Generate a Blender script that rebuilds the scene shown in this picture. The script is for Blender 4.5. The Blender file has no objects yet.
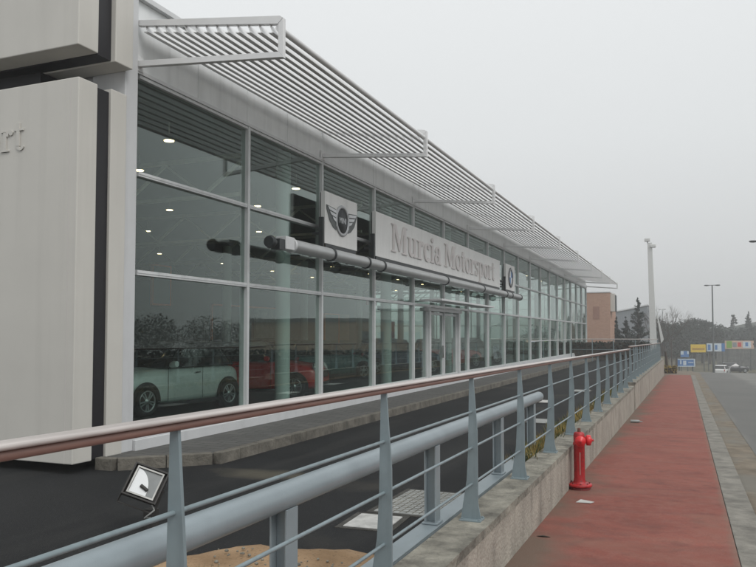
import bpy, math, random
from mathutils import Vector, Matrix, noise
random.seed(7)
R = math.radians
S = bpy.context.scene
COL = S.collection
PI = math.pi

# ------------------------------------------------------------------ camera numbers
F = 745.0; YAW = math.atan(306/745.0); CY, SY = math.cos(YAW), math.sin(YAW)
CAMZ = 1.65
def at(px, d):
    """ground position of what stands at column px of the photograph, d metres ahead"""
    X = (px-684.0)*d*CY/F
    return X, (d + X*SY)/CY

# ------------------------------------------------------------------ materials
MATS = {}
def nt(m):
    m.use_nodes = True
    return m.node_tree, m.node_tree.nodes, m.node_tree.links
def mat(name, col, rough=.6, metal=0.0, vary=.12, scale=6.0, bump=0.0, bscale=40.0, spec=.5, stretch=None, col2=None, streak=0.0, streak_scale=(14,14,.5), coat=0, chips=None):
    if name in MATS: return MATS[name]
    m = bpy.data.materials.new(name); t, n, l = nt(m)
    b = n['Principled BSDF']
    b.inputs['Roughness'].default_value = rough; b.inputs['Metallic'].default_value = metal
    b.inputs['Specular IOR Level'].default_value = spec
    b.inputs['Coat Weight'].default_value = coat
    tc = n.new('ShaderNodeTexCoord')
    mp = n.new('ShaderNodeMapping'); l.new(tc.outputs['Object'], mp.inputs['Vector'])
    if stretch: mp.inputs['Scale'].default_value = stretch
    nz = n.new('ShaderNodeTexNoise'); nz.inputs['Scale'].default_value = scale; nz.inputs['Detail'].default_value = 6; nz.inputs['Roughness'].default_value = .62
    l.new(mp.outputs[0], nz.inputs['Vector'])
    rp = n.new('ShaderNodeValToRGB')
    c2 = col2 if col2 else tuple(min(1, c*(1+vary)) for c in col)
    c1 = tuple(c*(1-vary) for c in col) if not col2 else col
    rp.color_ramp.elements[0].position = .32; rp.color_ramp.elements[1].position = .68
    rp.color_ramp.elements[0].color = (*c1, 1); rp.color_ramp.elements[1].color = (*c2, 1)
    l.new(nz.outputs['Fac'], rp.inputs[0])
    out = rp.outputs[0]
    if streak:
        mp2 = n.new('ShaderNodeMapping'); mp2.inputs['Scale'].default_value = streak_scale; l.new(tc.outputs['Object'], mp2.inputs['Vector'])
        n2 = n.new('ShaderNodeTexNoise'); n2.inputs['Scale'].default_value = 1; n2.inputs['Detail'].default_value = 5
        l.new(mp2.outputs[0], n2.inputs['Vector'])
        r2 = n.new('ShaderNodeMapRange'); r2.inputs[1].default_value = .5; r2.inputs[2].default_value = .72; r2.inputs[3].default_value = 1; r2.inputs[4].default_value = 1-streak
        l.new(n2.outputs['Fac'], r2.inputs[0])
        mx = n.new('ShaderNodeMix'); mx.data_type = 'RGBA'; mx.blend_type = 'MULTIPLY'; mx.inputs[0].default_value = 1
        l.new(out, mx.inputs[6]); l.new(r2.outputs[0], mx.inputs[7]); out = mx.outputs[2]
    if chips:
        cc, csc, cth = chips
        mp3 = n.new('ShaderNodeMapping'); mp3.inputs['Scale'].default_value = csc; l.new(tc.outputs['Object'], mp3.inputs['Vector'])
        n4 = n.new('ShaderNodeTexNoise'); n4.inputs['Scale'].default_value = 1; n4.inputs['Detail'].default_value = 7; n4.inputs['Roughness'].default_value = .7
        l.new(mp3.outputs[0], n4.inputs['Vector'])
        r4 = n.new('ShaderNodeMapRange'); r4.inputs[1].default_value = cth; r4.inputs[2].default_value = cth+.03; r4.inputs[3].default_value = 0; r4.inputs[4].default_value = .85
        l.new(n4.outputs['Fac'], r4.inputs[0])
        m4 = n.new('ShaderNodeMix'); m4.data_type = 'RGBA'; l.new(r4.outputs[0], m4.inputs[0]); l.new(out, m4.inputs[6]); m4.inputs[7].default_value = (*cc, 1); out = m4.outputs[2]
    l.new(out, b.inputs['Base Color'])
    rr = n.new('ShaderNodeMapRange'); rr.inputs[3].default_value = max(0.02, rough*.85); rr.inputs[4].default_value = min(1, rough*1.15)
    l.new(nz.outputs['Fac'], rr.inputs[0]); l.new(rr.outputs[0], b.inputs['Roughness'])
    if bump:
        n3 = n.new('ShaderNodeTexNoise'); n3.inputs['Scale'].default_value = bscale; n3.inputs['Detail'].default_value = 5
        l.new(tc.outputs['Object'], n3.inputs['Vector'])
        bp = n.new('ShaderNodeBump'); bp.inputs['Strength'].default_value = bump; bp.inputs['Distance'].default_value = .02
        l.new(n3.outputs['Fac'], bp.inputs['Height']); l.new(bp.outputs[0], b.inputs['Normal'])
    MATS[name] = m
    return m
def emit(name, col, s):
    if name in MATS: return MATS[name]
    m = bpy.data.materials.new(name); t, n, l = nt(m)
    b = n['Principled BSDF']; b.inputs['Emission Color'].default_value = (*col, 1); b.inputs['Emission Strength'].default_value = s
    b.inputs['Base Color'].default_value = (*col, 1)
    MATS[name] = m; return m
def glass_mat(name, tint, base, power, mx_=.95):
    m = bpy.data.materials.new(name); t, n, l = nt(m)
    for x in list(n): n.remove(x)
    o = n.new('ShaderNodeOutputMaterial'); tr = n.new('ShaderNodeBsdfTransparent'); gl = n.new('ShaderNodeBsdfGlossy')
    tr.inputs[0].default_value = (*tint, 1); gl.inputs['Color'].default_value = (.86, .93, .91, 1); gl.inputs['Roughness'].default_value = .004
    lw = n.new('ShaderNodeLayerWeight'); lw.inputs['Blend'].default_value = .5
    pw = n.new('ShaderNodeMath'); pw.operation = 'POWER'; pw.inputs[1].default_value = power; l.new(lw.outputs['Facing'], pw.inputs[0])
    mr = n.new('ShaderNodeMapRange'); mr.inputs[3].default_value = base; mr.inputs[4].default_value = mx_; l.new(pw.outputs[0], mr.inputs[0])
    tc = n.new('ShaderNodeTexCoord'); nz = n.new('ShaderNodeTexNoise'); nz.inputs['Scale'].default_value = .9; nz.inputs['Detail'].default_value = 1
    l.new(tc.outputs['Object'], nz.inputs['Vector'])
    bp = n.new('ShaderNodeBump'); bp.inputs['Strength'].default_value = .05; bp.inputs['Distance'].default_value = .02
    l.new(nz.outputs['Fac'], bp.inputs['Height']); l.new(bp.outputs[0], gl.inputs['Normal'])
    mx = n.new('ShaderNodeMixShader'); l.new(mr.outputs[0], mx.inputs[0]); l.new(tr.outputs[0], mx.inputs[1]); l.new(gl.outputs[0], mx.inputs[2])
    l.new(mx.outputs[0], o.inputs[0])
    return m

M = dict(
 white_panel = mat('white_panel', (.56,.545,.505), .5, vary=.03, scale=1.2, streak=.06, streak_scale=(5,5,.25)),
 black_gap = mat('black_gap', (.006,.005,.008), .5),
 alu = mat('alu', (.62,.63,.635), .42, .15, vary=.05, scale=3),
 alu_frame = mat('alu_frame', (.60,.615,.62), .45, .1, vary=.05, scale=3, streak=.15, streak_scale=(8,8,.8)),
 louvre = mat('louvre', (.72,.725,.725), .42, .15, vary=.05, scale=2),
 fascia = mat('fascia', (.74,.755,.755), .4, .2, vary=.05, scale=2, streak=.12, streak_scale=(6,6,.4)),
 pier = mat('pier', (.56,.57,.58), .5, vary=.04, scale=2, streak=.08, streak_scale=(5,5,.3)),
 sign_white = mat('sign_white', (.72,.72,.705), .4, vary=.03, scale=2, streak=.1, streak_scale=(6,6,.7)),
 letter = mat('letter', (.62,.585,.575), .45, vary=.03),
 letter_pylon = mat('letter_pylon', (.55,.535,.495), .5, vary=.03),
 dark_metal = mat('dark_metal', (.035,.04,.042), .45, .3),
 pipe = mat('pipe', (.42,.43,.43), .35, .4, vary=.08, scale=3),
 rail_paint = mat('rail_paint', (.215,.27,.29), .45, .1, vary=.1, scale=5, streak=.18, streak_scale=(20,20,1.5), chips=((.12,.08,.06),(18,18,18),.70)),
 beam_paint = mat('beam_paint', (.275,.325,.35), .36, .1, vary=.08, scale=4, streak=.16, streak_scale=(4,1.2,4), chips=((.05,.05,.05),(16,5,16),.685)),
 rail_brown = mat('rail_brown', (.20,.115,.095), .5, vary=.15, scale=9, stretch=(8,.5,8)),
 rail_cap = mat('rail_cap', (.52,.48,.46), .35, vary=.1, scale=6, stretch=(8,.6,8), streak=.2, streak_scale=(6,1,6)),
 concrete = mat('concrete', (.34,.315,.27), .9, vary=.18, scale=3.5, bump=.7, bscale=35, streak=.4, streak_scale=(4,4,.5), chips=((.10,.085,.07),(7,7,3),.70)),
 concrete_top = mat('concrete_top', (.225,.215,.18), .9, vary=.45, scale=6, bump=.8, bscale=26, streak=.4, streak_scale=(2,1.5,2), chips=((.07,.07,.05),(9,9,9),.63)),
 kerb = mat('kerb', (.20,.19,.165), .9, vary=.3, scale=5, bump=.5, streak=.35, streak_scale=(3,3,1), chips=((.08,.075,.06),(12,12,12),.64)),
 cover_rim = mat('cover_rim', (.055,.053,.047), .95, vary=.4, scale=9, bump=.6),
 kerb_dark = mat('kerb_dark', (.135,.125,.105), .95, vary=.35, scale=4, bump=.7, bscale=25, streak=.4, streak_scale=(3,3,2)),
 slab_white = mat('slab_white', (.50,.50,.48), .8, vary=.22, scale=9, streak=.4, streak_scale=(5,5,5)),
 slab_grey = mat('slab_grey', (.31,.32,.31), .85, vary=.25, scale=8, streak=.3, streak_scale=(4,4,4)),
 hydrant = mat('hydrant', (.42,.018,.022), .42, vary=.22, scale=12, streak=.4, streak_scale=(20,20,3), chips=((.10,.05,.045),(28,28,18),.60)),
 hydrant_cap = mat('hydrant_cap', (.62,.02,.025), .32, vary=.1),
 rubber = mat('rubber', (.012,.012,.012), .85),
 rim = mat('rim', (.5,.52,.53), .3, .8),
 car_glass = mat('car_glass', (.01,.012,.013), .06, spec=.8),
 black_trim = mat('black_trim', (.015,.015,.016), .6),
 chrome = mat('chrome', (.7,.7,.7), .12, 1.0),
 lamp_lens = mat('lamp_lens', (.6,.62,.62), .15),
 tail = mat('tail', (.35,.01,.01), .2),
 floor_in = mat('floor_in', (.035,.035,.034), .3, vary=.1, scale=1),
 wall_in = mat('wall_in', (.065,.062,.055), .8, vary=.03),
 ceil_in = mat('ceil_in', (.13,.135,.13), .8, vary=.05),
 truss = mat('truss', (.75,.72,.62), .6),
 col_in = mat('col_in', (.50,.57,.55), .5, vary=.03),
 orange = mat('orange', (.85,.20,.04), .6),
 poster_red = mat('poster_red', (.45,.02,.03), .6),
 poster_blue = mat('poster_blue', (.03,.12,.30), .6),
 brick = None,
 bark = mat('bark', (.06,.048,.038), .9, vary=.3, scale=10),
 leaf_dark = mat('leaf_dark', (.014,.027,.020), .8, vary=.5, scale=1.5),
 leaf_mid = mat('leaf_mid', (.024,.036,.028), .8, vary=.5, scale=1.0),
 leaf_dry = mat('leaf_dry', (.26,.19,.05), .8, vary=.5, scale=5),
 leaf_green = mat('leaf_green', (.05,.075,.02), .8, vary=.4, scale=5),
 mast_white = mat('mast_white', (.58,.585,.57), .5, vary=.05),
 grey_clad = mat('grey_clad', (.20,.22,.24), .6, vary=.08),
 lamp_grey = mat('lamp_grey', (.10,.11,.11), .5, .3),
 yellow_board = mat('yellow_board', (.60,.42,.03), .6, vary=.1),
 yellow_dark = mat('yellow_dark', (.36,.20,.02), .6),
 blue_board = mat('blue_board', (.05,.16,.38), .5, vary=.15),
 pale_board = mat('pale_board', (.48,.55,.60), .6, vary=.1),
 peach_board = mat('peach_board', (.50,.36,.28), .6, vary=.1),
 red_paint = mat('red_paint', (.5,.03,.03), .6),
 green_paint = mat('green_paint', (.15,.3,.04), .6),
 fence_grey = mat('fence_grey', (.14,.145,.14), .8, vary=.3, scale=2, streak=.4, streak_scale=(6,6,.6)),
 beige_wall = mat('beige_wall', (.24,.17,.11), .8, vary=.1),
 dark_spot = mat('dark_spot', (.03,.028,.026), .6),
)
GLASS = glass_mat('tinted_glass', (.82,.885,.86), .018, 2.3, .72)
LIT = emit('lit_spot', (1,.74,.42), 9.0)

def ground_mat(name, kind):
    m = bpy.data.materials.new(name); t, n, l = nt(m); b = n['Principled BSDF']
    tc = n.new('ShaderNodeTexCoord')
    def noise_(scale, detail=6, sc=None, dist=0):
        nz = n.new('ShaderNodeTexNoise'); nz.inputs['Scale'].default_value = scale; nz.inputs['Detail'].default_value = detail; nz.inputs['Distortion'].default_value = dist
        if sc:
            mp = n.new('ShaderNodeMapping'); mp.inputs['Scale'].default_value = sc; l.new(tc.outputs['Object'], mp.inputs[0]); l.new(mp.outputs[0], nz.inputs[0])
        else: l.new(tc.outputs['Object'], nz.inputs[0])
        return nz.outputs['Fac']
    def ramp(src, p0, c0, p1, c1):
        r = n.new('ShaderNodeValToRGB'); e = r.color_ramp.elements
        e[0].position = p0; e[1].position = p1; e[0].color = (*c0, 1); e[1].color = (*c1, 1); l.new(src, r.inputs[0]); return r.outputs[0]
    def mix(fac, a, bb, mode='MIX'):
        x = n.new('ShaderNodeMix'); x.data_type = 'RGBA'; x.blend_type = mode
        if hasattr(fac, 'links') or not isinstance(fac, (int, float)): l.new(fac, x.inputs[0])
        else: x.inputs[0].default_value = fac
        for i, v in ((6, a), (7, bb)):
            if isinstance(v, tuple): x.inputs[i].default_value = (*v, 1)
            else: l.new(v, x.inputs[i])
        return x.outputs[2]
    def mrange(src, a, b_, c, d):
        x = n.new('ShaderNodeMapRange'); 
        for i, v in enumerate((a, b_, c, d)): x.inputs[i+1].default_value = v
        l.new(src, x.inputs[0]); return x.outputs[0]
    def math_(op, a, v):
        x = n.new('ShaderNodeMath'); x.operation = op
        if isinstance(a, (int, float)): x.inputs[0].default_value = a
        else: l.new(a, x.inputs[0])
        if isinstance(v, (int, float)): x.inputs[1].default_value = v
        else: l.new(v, x.inputs[1])
        return x.outputs[0]
    sep = n.new('ShaderNodeSeparateXYZ'); l.new(tc.outputs['Object'], sep.inputs[0])
    X, Y = sep.outputs[0], sep.outputs[1]
    rough = .85; bump = .4; bs = 120; spec = .35
    if kind == 'red':
        c = ramp(noise_(1.3, 8), .3, (.21,.064,.046), .7, (.285,.092,.068))
        c = mix(ramp(noise_(9, 8), .42, (0,0,0), .66, (.45,.45,.45)), c, (.27,.125,.10))
        c = mix(ramp(noise_(5, 9), .55, (0,0,0), .70, (.4,.4,.4)), c, (.10,.04,.032))
        c = mix(ramp(noise_(60, 4), .35, (0,0,0), .75, (.55,.55,.55)), c, (.15,.045,.036))
        c = mix(ramp(noise_(1, 8, (.8,2.2,1), 1.0), .50, (0,0,0), .68, (.36,.36,.36)), c, (.11,.043,.035))     # dark transverse stains
        c = mix(ramp(noise_(1, 9, (.6,1.0,1), .8), .54, (0,0,0), .72, (.34,.34,.34)), c, (.25,.15,.11))     # pale dusty bands
        e = mrange(math_('ADD', X, math_('MULTIPLY', noise_(1.1, 8), 1.5)), -.62, -.22, .85, 0)               # dirt along the wall
        c = mix(e, c, (.135,.105,.078))
        e2 = mrange(math_('ADD', X, math_('MULTIPLY', noise_(3, 5), .12)), .38, .46, 0, .8)
        c = mix(e2, c, (.19,.13,.10))
    elif kind == 'asphalt':
        c = ramp(noise_(.6, 8), .35, (.010,.011,.012), .68, (.017,.018,.019))
        c = mix(ramp(noise_(150, 3), .6, (0,0,0), .72, (.4,.4,.4)), c, (.08,.08,.08))
        c = mix(ramp(noise_(48, 2), .62, (0,0,0), .72, (.5,.5,.5)), c, (.055,.055,.055))
        c = mix(ramp(noise_(1, 7, (1.6,.16,1)), .55, (0,0,0), .7, (.55,.55,.55)), c, (.034,.034,.033))
        p = mrange(noise_(.45, 5, (1,1,1)), .60, .70, 0, .35)
        c = mix(p, c, (.075,.068,.055))
        sx = math_('DIVIDE', math_('SUBTRACT', X, -5.0), 1.0); sy = math_('DIVIDE', math_('SUBTRACT', Y, 8.35), .42)
        dd = math_('ADD', math_('ADD', math_('MULTIPLY', sx, sx), math_('MULTIPLY', sy, sy)), math_('MULTIPLY', noise_(2.2, 5), 1.4))
        c = mix(mrange(dd, .75, 1.5, .65, 0), c, (.11,.10,.075))
        rough = .8; bump = .5; spec = .2
    elif kind == 'road':
        c = ramp(noise_(.5, 8), .3, (.15,.15,.14), .7, (.20,.197,.182))
        c = mix(ramp(noise_(140, 3), .5, (0,0,0), .75, (.5,.5,.5)), c, (.20,.195,.18))
        w = math_('ADD', X, math_('MULTIPLY', noise_(.25, 3), 1.2))
        d = mrange(w, 1.5, 1.75, 0, .55); d2 = mrange(w, 3.8, 4.2, 1, 0)
        c = mix(math_('MULTIPLY', d, d2), c, (.095,.096,.093))
    elif kind == 'gutter':
        c = ramp(noise_(4, 8), .3, (.11,.09,.065), .7, (.22,.185,.14))
        c = mix(ramp(noise_(1.2, 5, (1,.4,1)), .5, (0,0,0), .62, (.8,.8,.8)), c, (.16,.155,.135))
    elif kind == 'soil':
        c = ramp(noise_(2.5, 9), .3, (.22,.14,.075), .7, (.38,.26,.155))
        c = mix(ramp(noise_(45, 4), .55, (0,0,0), .7, (.6,.6,.6)), c, (.12,.08,.045))
        bump = .9; bs = 25
    elif kind == 'paving':
        br = n.new('ShaderNodeTexBrick'); br.inputs['Scale'].default_value = 1; br.inputs['Mortar Size'].default_value = .012
        br.inputs['Brick Width'].default_value = .4; br.inputs['Row Height'].default_value = .2
        br.inputs['Color1'].default_value = (.090,.091,.088,1); br.inputs['Color2'].default_value = (.118,.118,.112,1); br.inputs['Mortar'].default_value = (.05,.05,.047,1)
        l.new(tc.outputs['Object'], br.inputs[0])
        c = mix(ramp(noise_(1.5, 7), .35, (0,0,0), .7, (.6,.6,.6)), br.outputs[0], (.075,.073,.068)); bump = .3
    elif kind == 'earth':
        c = ramp(noise_(.15, 9), .35, (.075,.07,.045), .65, (.13,.115,.075))
        c = mix(ramp(noise_(.6, 5), .5, (0,0,0), .6, (.7,.7,.7)), c, (.05,.06,.03)); bs = 8
    elif kind == 'hill':
        c = ramp(noise_(.09, 9), .38, (.022,.032,.024), .62, (.06,.058,.04)); bs = 2
    nz = n.new('ShaderNodeTexNoise'); nz.inputs['Scale'].default_value = bs; nz.inputs['Detail'].default_value = 4; l.new(tc.outputs['Object'], nz.inputs[0])
    bp = n.new('ShaderNodeBump'); bp.inputs['Strength'].default_value = bump; bp.inputs['Distance'].default_value = .01
    l.new(nz.outputs['Fac'], bp.inputs['Height']); l.new(bp.outputs[0], b.inputs['Normal'])
    l.new(c, b.inputs['Base Color']); b.inputs['Roughness'].default_value = rough
    b.inputs['Specular IOR Level'].default_value = spec
    return m
def brick_mat():
    m = bpy.data.materials.new('brick_red'); t, n, l = nt(m); b = n['Principled BSDF']
    tc = n.new('ShaderNodeTexCoord'); mp = n.new('ShaderNodeMapping'); mp.inputs['Rotation'].default_value = (R(90), 0, 0); l.new(tc.outputs['Object'], mp.inputs[0])
    br = n.new('ShaderNodeTexBrick'); br.inputs['Scale'].default_value = 3; br.inputs['Color1'].default_value = (.40,.235,.165,1); br.inputs['Color2'].default_value = (.46,.28,.20,1)
    br.inputs['Mortar'].default_value = (.32,.24,.2,1); l.new(mp.outputs[0], br.inputs[0]); l.new(br.outputs[0], b.inputs['Base Color']); b.inputs['Roughness'].default_value = .9
    return m
M['brick'] = brick_mat()
for k in ('red','asphalt','road','gutter','soil','paving','earth','hill'): M['g_'+k] = ground_mat('ground_'+k, k)

# ------------------------------------------------------------------ mesh helpers
class MB:
    def __init__(s): s.v = []; s.f = []; s.sm = []
    def add(s, vs, fs, smooth=False):
        o = len(s.v); s.v += [tuple(v) for v in vs]; s.f += [tuple(i+o for i in f) for f in fs]; s.sm += [smooth]*len(fs); return s
    def box(s, x0, y0, z0, x1, y1, z1, m=None):
        vs = [Vector(p) for p in ((x0,y0,z0),(x1,y0,z0),(x1,y1,z0),(x0,y1,z0),(x0,y0,z1),(x1,y0,z1),(x1,y1,z1),(x0,y1,z1))]
        if m: vs = [m @ v for v in vs]
        return s.add(vs, [(0,3,2,1),(4,5,6,7),(0,1,5,4),(1,2,6,5),(2,3,7,6),(3,0,4,7)])
    def bar(s, a, b, w, h, up=(0,0,1)):
        a, b = Vector(a), Vector(b); d = (b-a); L = d.length; d.normalize()
        u = Vector(up); sx = d.cross(u).normalized(); uz = sx.cross(d).normalized()
        vs = []
        for p in (a, b):
            for i, j in ((-1,-1),(1,-1),(1,1),(-1,1)): vs.append(p + sx*i*w/2 + uz*j*h/2)
        return s.add(vs, [(0,1,2,3),(7,6,5,4),(0,4,5,1),(1,5,6,2),(2,6,7,3),(3,7,4,0)])
    def tube(s, pts, r, n=12, cap=True):
        pts = [Vector(p) for p in pts]; rs = r if isinstance(r, (list, tuple)) else [r]*len(pts)
        vs = []; prev = None
        for i, p in enumerate(pts):
            d = (pts[min(i+1, len(pts)-1)] - pts[max(i-1, 0)]).normalized()
            u = Vector((0,0,1)) if abs(d.z) < .95 else Vector((1,0,0))
            if prev is None: a = d.cross(u).normalized()
            else: a = (prev - d*prev.dot(d)).normalized()
            prev = a; b = d.cross(a)
            for k in range(n):
                t = 2*PI*k/n; vs.append(p + (a*math.cos(t) + b*math.sin(t))*rs[i])
        fs = []
        for i in range(len(pts)-1):
            for k in range(n):
                fs.append((i*n+k, i*n+(k+1)%n, (i+1)*n+(k+1)%n, (i+1)*n+k))
        s.add(vs, fs, True)
        if cap:
            o = len(vs)
            s.add(vs[:n], [tuple(range(n))]); s.add(vs[-n:], [tuple(reversed(range(n)))])
        return s
    def lathe(s, prof, c=(0,0,0), n=24, m=None):
        vs = []
        for r, z in prof:
            for k in range(n):
                t = 2*PI*k/n; v = Vector((r*math.cos(t), r*math.sin(t), z))
                vs.append((m @ v if m else v) + Vector(c))
        fs = [(i*n+k, i*n+(k+1)%n, (i+1)*n+(k+1)%n, (i+1)*n+k) for i in range(len(prof)-1) for k in range(n)]
        s.add(vs, fs, True)
        s.add(vs[:n], [tuple(reversed(range(n)))]); s.add(vs[-n:], [tuple(range(n))])
        return s
    def prism(s, poly, axis, a, b, m=None):
        """poly in the two other axes (order kept), extruded along axis from a to b"""
        n = len(poly)
        def P(p, t):
            if axis == 'x': v = Vector((t, p[0], p[1]))
            elif axis == 'y': v = Vector((p[0], t, p[1]))
            else: v = Vector((p[0], p[1], t))
            return m @ v if m else v
        vs = [P(p, a) for p in poly] + [P(p, b) for p in poly]
        return s.add(vs, [tuple(reversed(range(n))), tuple(range(n, 2*n))] + [(i, (i+1)%n, n+(i+1)%n, n+i) for i in range(n)])
    def build(s, name, m, parent=None, bevel=0, recalc=True):
        me = bpy.data.meshes.new(name); me.from_pydata([tuple(v) for v in s.v], [], s.f)
        me.polygons.foreach_set('use_smooth', s.sm); me.materials.append(m)
        if recalc:
            import bmesh
            bm = bmesh.new(); bm.from_mesh(me); bmesh.ops.recalc_face_normals(bm, faces=bm.faces); bm.to_mesh(me); bm.free()
        o = bpy.data.objects.new(name, me); COL.objects.link(o)
        if parent:
            o.parent = parent
        if bevel:
            b = o.modifiers.new('bevel', 'BEVEL'); b.width = bevel; b.segments = 2; b.limit_method = 'ANGLE'
        return o
def tag(o, label=None, cat=None, group=None, kind=None):
    if label: o['label'] = label
    if cat: o['category'] = cat
    if group: o['group'] = group
    if kind: o['kind'] = kind
    return o
def thing(name, label, cat, loc=(0,0,0), rz=0, group=None):
    o = bpy.data.objects.new(name, None); COL.objects.link(o); o.location = loc; o.rotation_euler = (0,0,rz); o.empty_display_size = .2
    return tag(o, label, cat, group)
def children(o): return [c for c in COL.objects if c.parent is o]
def copy_tree(o, parent=None):
    c = o.copy(); COL.objects.link(c); c.parent = parent
    for ch in children(o): copy_tree(ch, c)
    return c
def local(p, root): return (p[0]-root[0], p[1]-root[1], p[2]-root[2])

# ------------------------------------------------------------------ text from strokes (slab serif) and built-in sans
def ring(cx, cy, rx, ry, t, a0, a1, n=14):
    P = []
    for i in range(n+1):
        a = R(a0+(a1-a0)*i/n); P.append((cx+rx*math.cos(a), cy+ry*math.sin(a)))
    for i in range(n, -1, -1):
        a = R(a0+(a1-a0)*i/n); P.append((cx+(rx-t)*math.cos(a), cy+(ry-t*.6)*math.sin(a)))
    return P
def rect(x0, y0, x1, y1): return [(x0,y0),(x1,y0),(x1,y1),(x0,y1)]
SW, SF = .2, .075
G = {
 'M': (1.75, [rect(.18,0,.30,1.4), rect(1.3,0,1.52,1.4), [(.18,1.4),(.44,1.4),(.94,.3),(.84,.08)], [(.84,.08),(.94,.3),(1.36,1.4),(1.28,1.4)], rect(.03,0,.46,SF), rect(1.14,0,1.68,SF), rect(.03,1.4-SF,.4,1.4), rect(1.32,1.4-SF,1.68,1.4)]),
 'u': (1.12, [rect(.16,.25,.36,1), rect(.72,0,.92,1), ring(.45,.3,.29,.31,.19,180,330), rect(.03,1-SF,.34,1), rect(.6,1-SF,.9,1), rect(.74,0,1.06,SF)]),
 'r': (.82, [rect(.18,0,.38,1), ring(.60,.66,.25,.34,.14,60,170), ring(.66,.86,.12,.12,.118,0,359), rect(.03,0,.56,SF), rect(.03,1-SF,.36,1)]),
 'c': (.88, [ring(.46,.5,.4,.52,.2,55,318), ring(.66,.78,.12,.12,.118,0,359)]),
 'i': (.56, [rect(.18,0,.38,1), rect(.03,0,.53,SF), rect(.03,1-SF,.36,1), ring(.27,1.28,.13,.13,.128,0,359)]),
 'a': (.98, [rect(.58,.1,.78,.75), ring(.46,.7,.32,.32,.17,5,160), ring(.38,.28,.32,.3,.17,40,330), ring(.24,.74,.11,.11,.108,0,359), rect(.62,0,.94,SF*1.4)]),
 'o': (1.0, [ring(.49,.5,.44,.52,.2,0,359.9,26)]),
 't': (.68, [rect(.2,.2,.4,1.28), rect(.04,.92,.62,1), ring(.44,.24,.24,.25,.17,180,340)]),
 's': (.8, [ring(.4,.74,.3,.28,.16,20,250), ring(.4,.27,.32,.29,.16,-160,75), rect(.62,.72,.69,1), rect(.1,0,.17,.3)]),
 'p': (1.08, [rect(.18,-.42,.38,1), ring(.55,.5,.42,.52,.19,-150,150), rect(.03,-.42,.55,-.42+SF), rect(.03,1-SF,.36,1)]),
 ' ': (.5, []),
}
def serif(mb, txt, o, dx, size, depth, width=1.0):
    """text laid along unit vector dx from o on an upright plane; sticks out along dx x z"""
    o = Vector(o); dx = Vector(dx); out = dx.cross(Vector((0,0,1))); x = 0; k = 0
    for ch in txt:
        w, sh = G[ch]
        for P in sh:
            k += 1; dd = depth + .0006*(k % 7)
            vs = [o + dx*(x+p[0])*size*width + Vector((0,0,p[1]*size)) for p in P]
            n = len(P); vs = [v + out*.002 for v in vs] + [v + out*dd for v in vs]
            mb.add(vs, [(i, (i+1)%n, n+(i+1)%n, n+i) for i in range(n)])
            if n > 6:                       # arcs: quads
                h = n//2
                mb.add(vs, [(n+i, n+i+1, n+n-2-i, n+n-1-i) for i in range(h-1)])
            else: mb.add(vs, [tuple(range(n, 2*n))])
        x += w
    return x*size*width
def sans(txt, size, ext, m, name, parent, mw):
    cu = bpy.data.curves.new(name, 'FONT'); cu.body = txt; cu.size = size; cu.extrude = ext; cu.align_x = 'CENTER'; cu.align_y = 'CENTER'; cu.offset = size*.02
    to = bpy.data.objects.new('tmp_text', cu); COL.objects.link(to)
    dg = bpy.context.evaluated_depsgraph_get(); me = bpy.data.meshes.new_from_object(to.evaluated_get(dg))
    bpy.data.objects.remove(to); me.materials.clear(); me.materials.append(m); me.transform(mw)
    o = bpy.data.objects.new(name, me); COL.objects.link(o); o.parent = parent
    return o

# ------------------------------------------------------------------ terrain
def sstep(a, b, x):
    t = max(0, min(1, (x-a)/(b-a))); return t*t*(3-2*t)
def pz(y): return -.03-.02*y if y < 66 else -1.35 - (min(y,86)-66)*.02*(1-sstep(66,86,y)) - 2.3*sstep(66,110,y)
def az(y): return -.13 - 3.3*sstep(66,115,y)
def sheet(name, xs, ys, fz, m, label=None):
    mb = MB(); nx = len(xs); vs = [(x, y, fz(x, y)) for y in ys for x in xs]
    fs = [(j*nx+i, j*nx+i+1, (j+1)*nx+i+1, (j+1)*nx+i) for j in range(len(ys)-1) for i in range(nx-1)]
    mb.add(vs, fs, True); o = mb.build(name, m, recalc=False)
    o['kind'] = 'structure'
    if label: o['label'] = label
    return o
def fr(a, b, st):
    n = max(1, round((b-a)/st)); return [a+(b-a)*i/n for i in range(n+1)]
YS = fr(-18, 66, 3) + fr(66, 120, 2)[1:] + fr(120, 380, 20)[1:]
def gz(x, y):
    if x <= -1.5: return az(y) - .03
    if x <= 8.2: return pz(y) - .16
    return pz(y) - .06 - .0*x
sheet('ground', [-130,-90,-60,-40,-30,-20,-12,-8,-5,-3,-1.7,-1.5,-1.44,0,3,8.2,8.5,12,20,40,70,130], YS, gz, M['g_earth'])
YP = [y for y in YS if y <= 118]
Y57 = [y for y in YP if y <= 57]
sheet('path', [-1.33,-.9,-.4,0,.38], Y57, lambda x, y: pz(y), M['g_red'])
sheet('path_end', [-1.6,-.4,.65], [57.01,60,66,68,70,74,80,90,100], lambda x, y: pz(y), M['g_gutter'])
mb = MB()
y = -8.0
while y < 57:
    y1 = y+.995
    vs = [(.385,y,pz(y)+.004),(.65,y,pz(y)+.004),(.65,y1,pz(y1)+.004),(.385,y1,pz(y1)+.004),(.385,y,pz(y)-.14),(.655,y,pz(y)-.14),(.655,y1,pz(y1)-.14),(.385,y1,pz(y1)-.14)]
    mb.add(vs, [(0,1,2,3),(4,7,6,5),(0,4,5,1),(1,5,6,2),(2,6,7,3),(3,7,4,0)]); y += 1.0
o = mb.build('kerb', M['kerb'], bevel=.006); o['kind'] = 'structure'
sheet('gutter', [.66,.8,1.0,1.2], YP, lambda x, y: pz(y)-.095, M['g_gutter'])
sheet('road', [1.1,1.6,2.5,4,6,8], YP, lambda x, y: pz(y)-.09, M['g_road'])
mb = MB()
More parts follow.
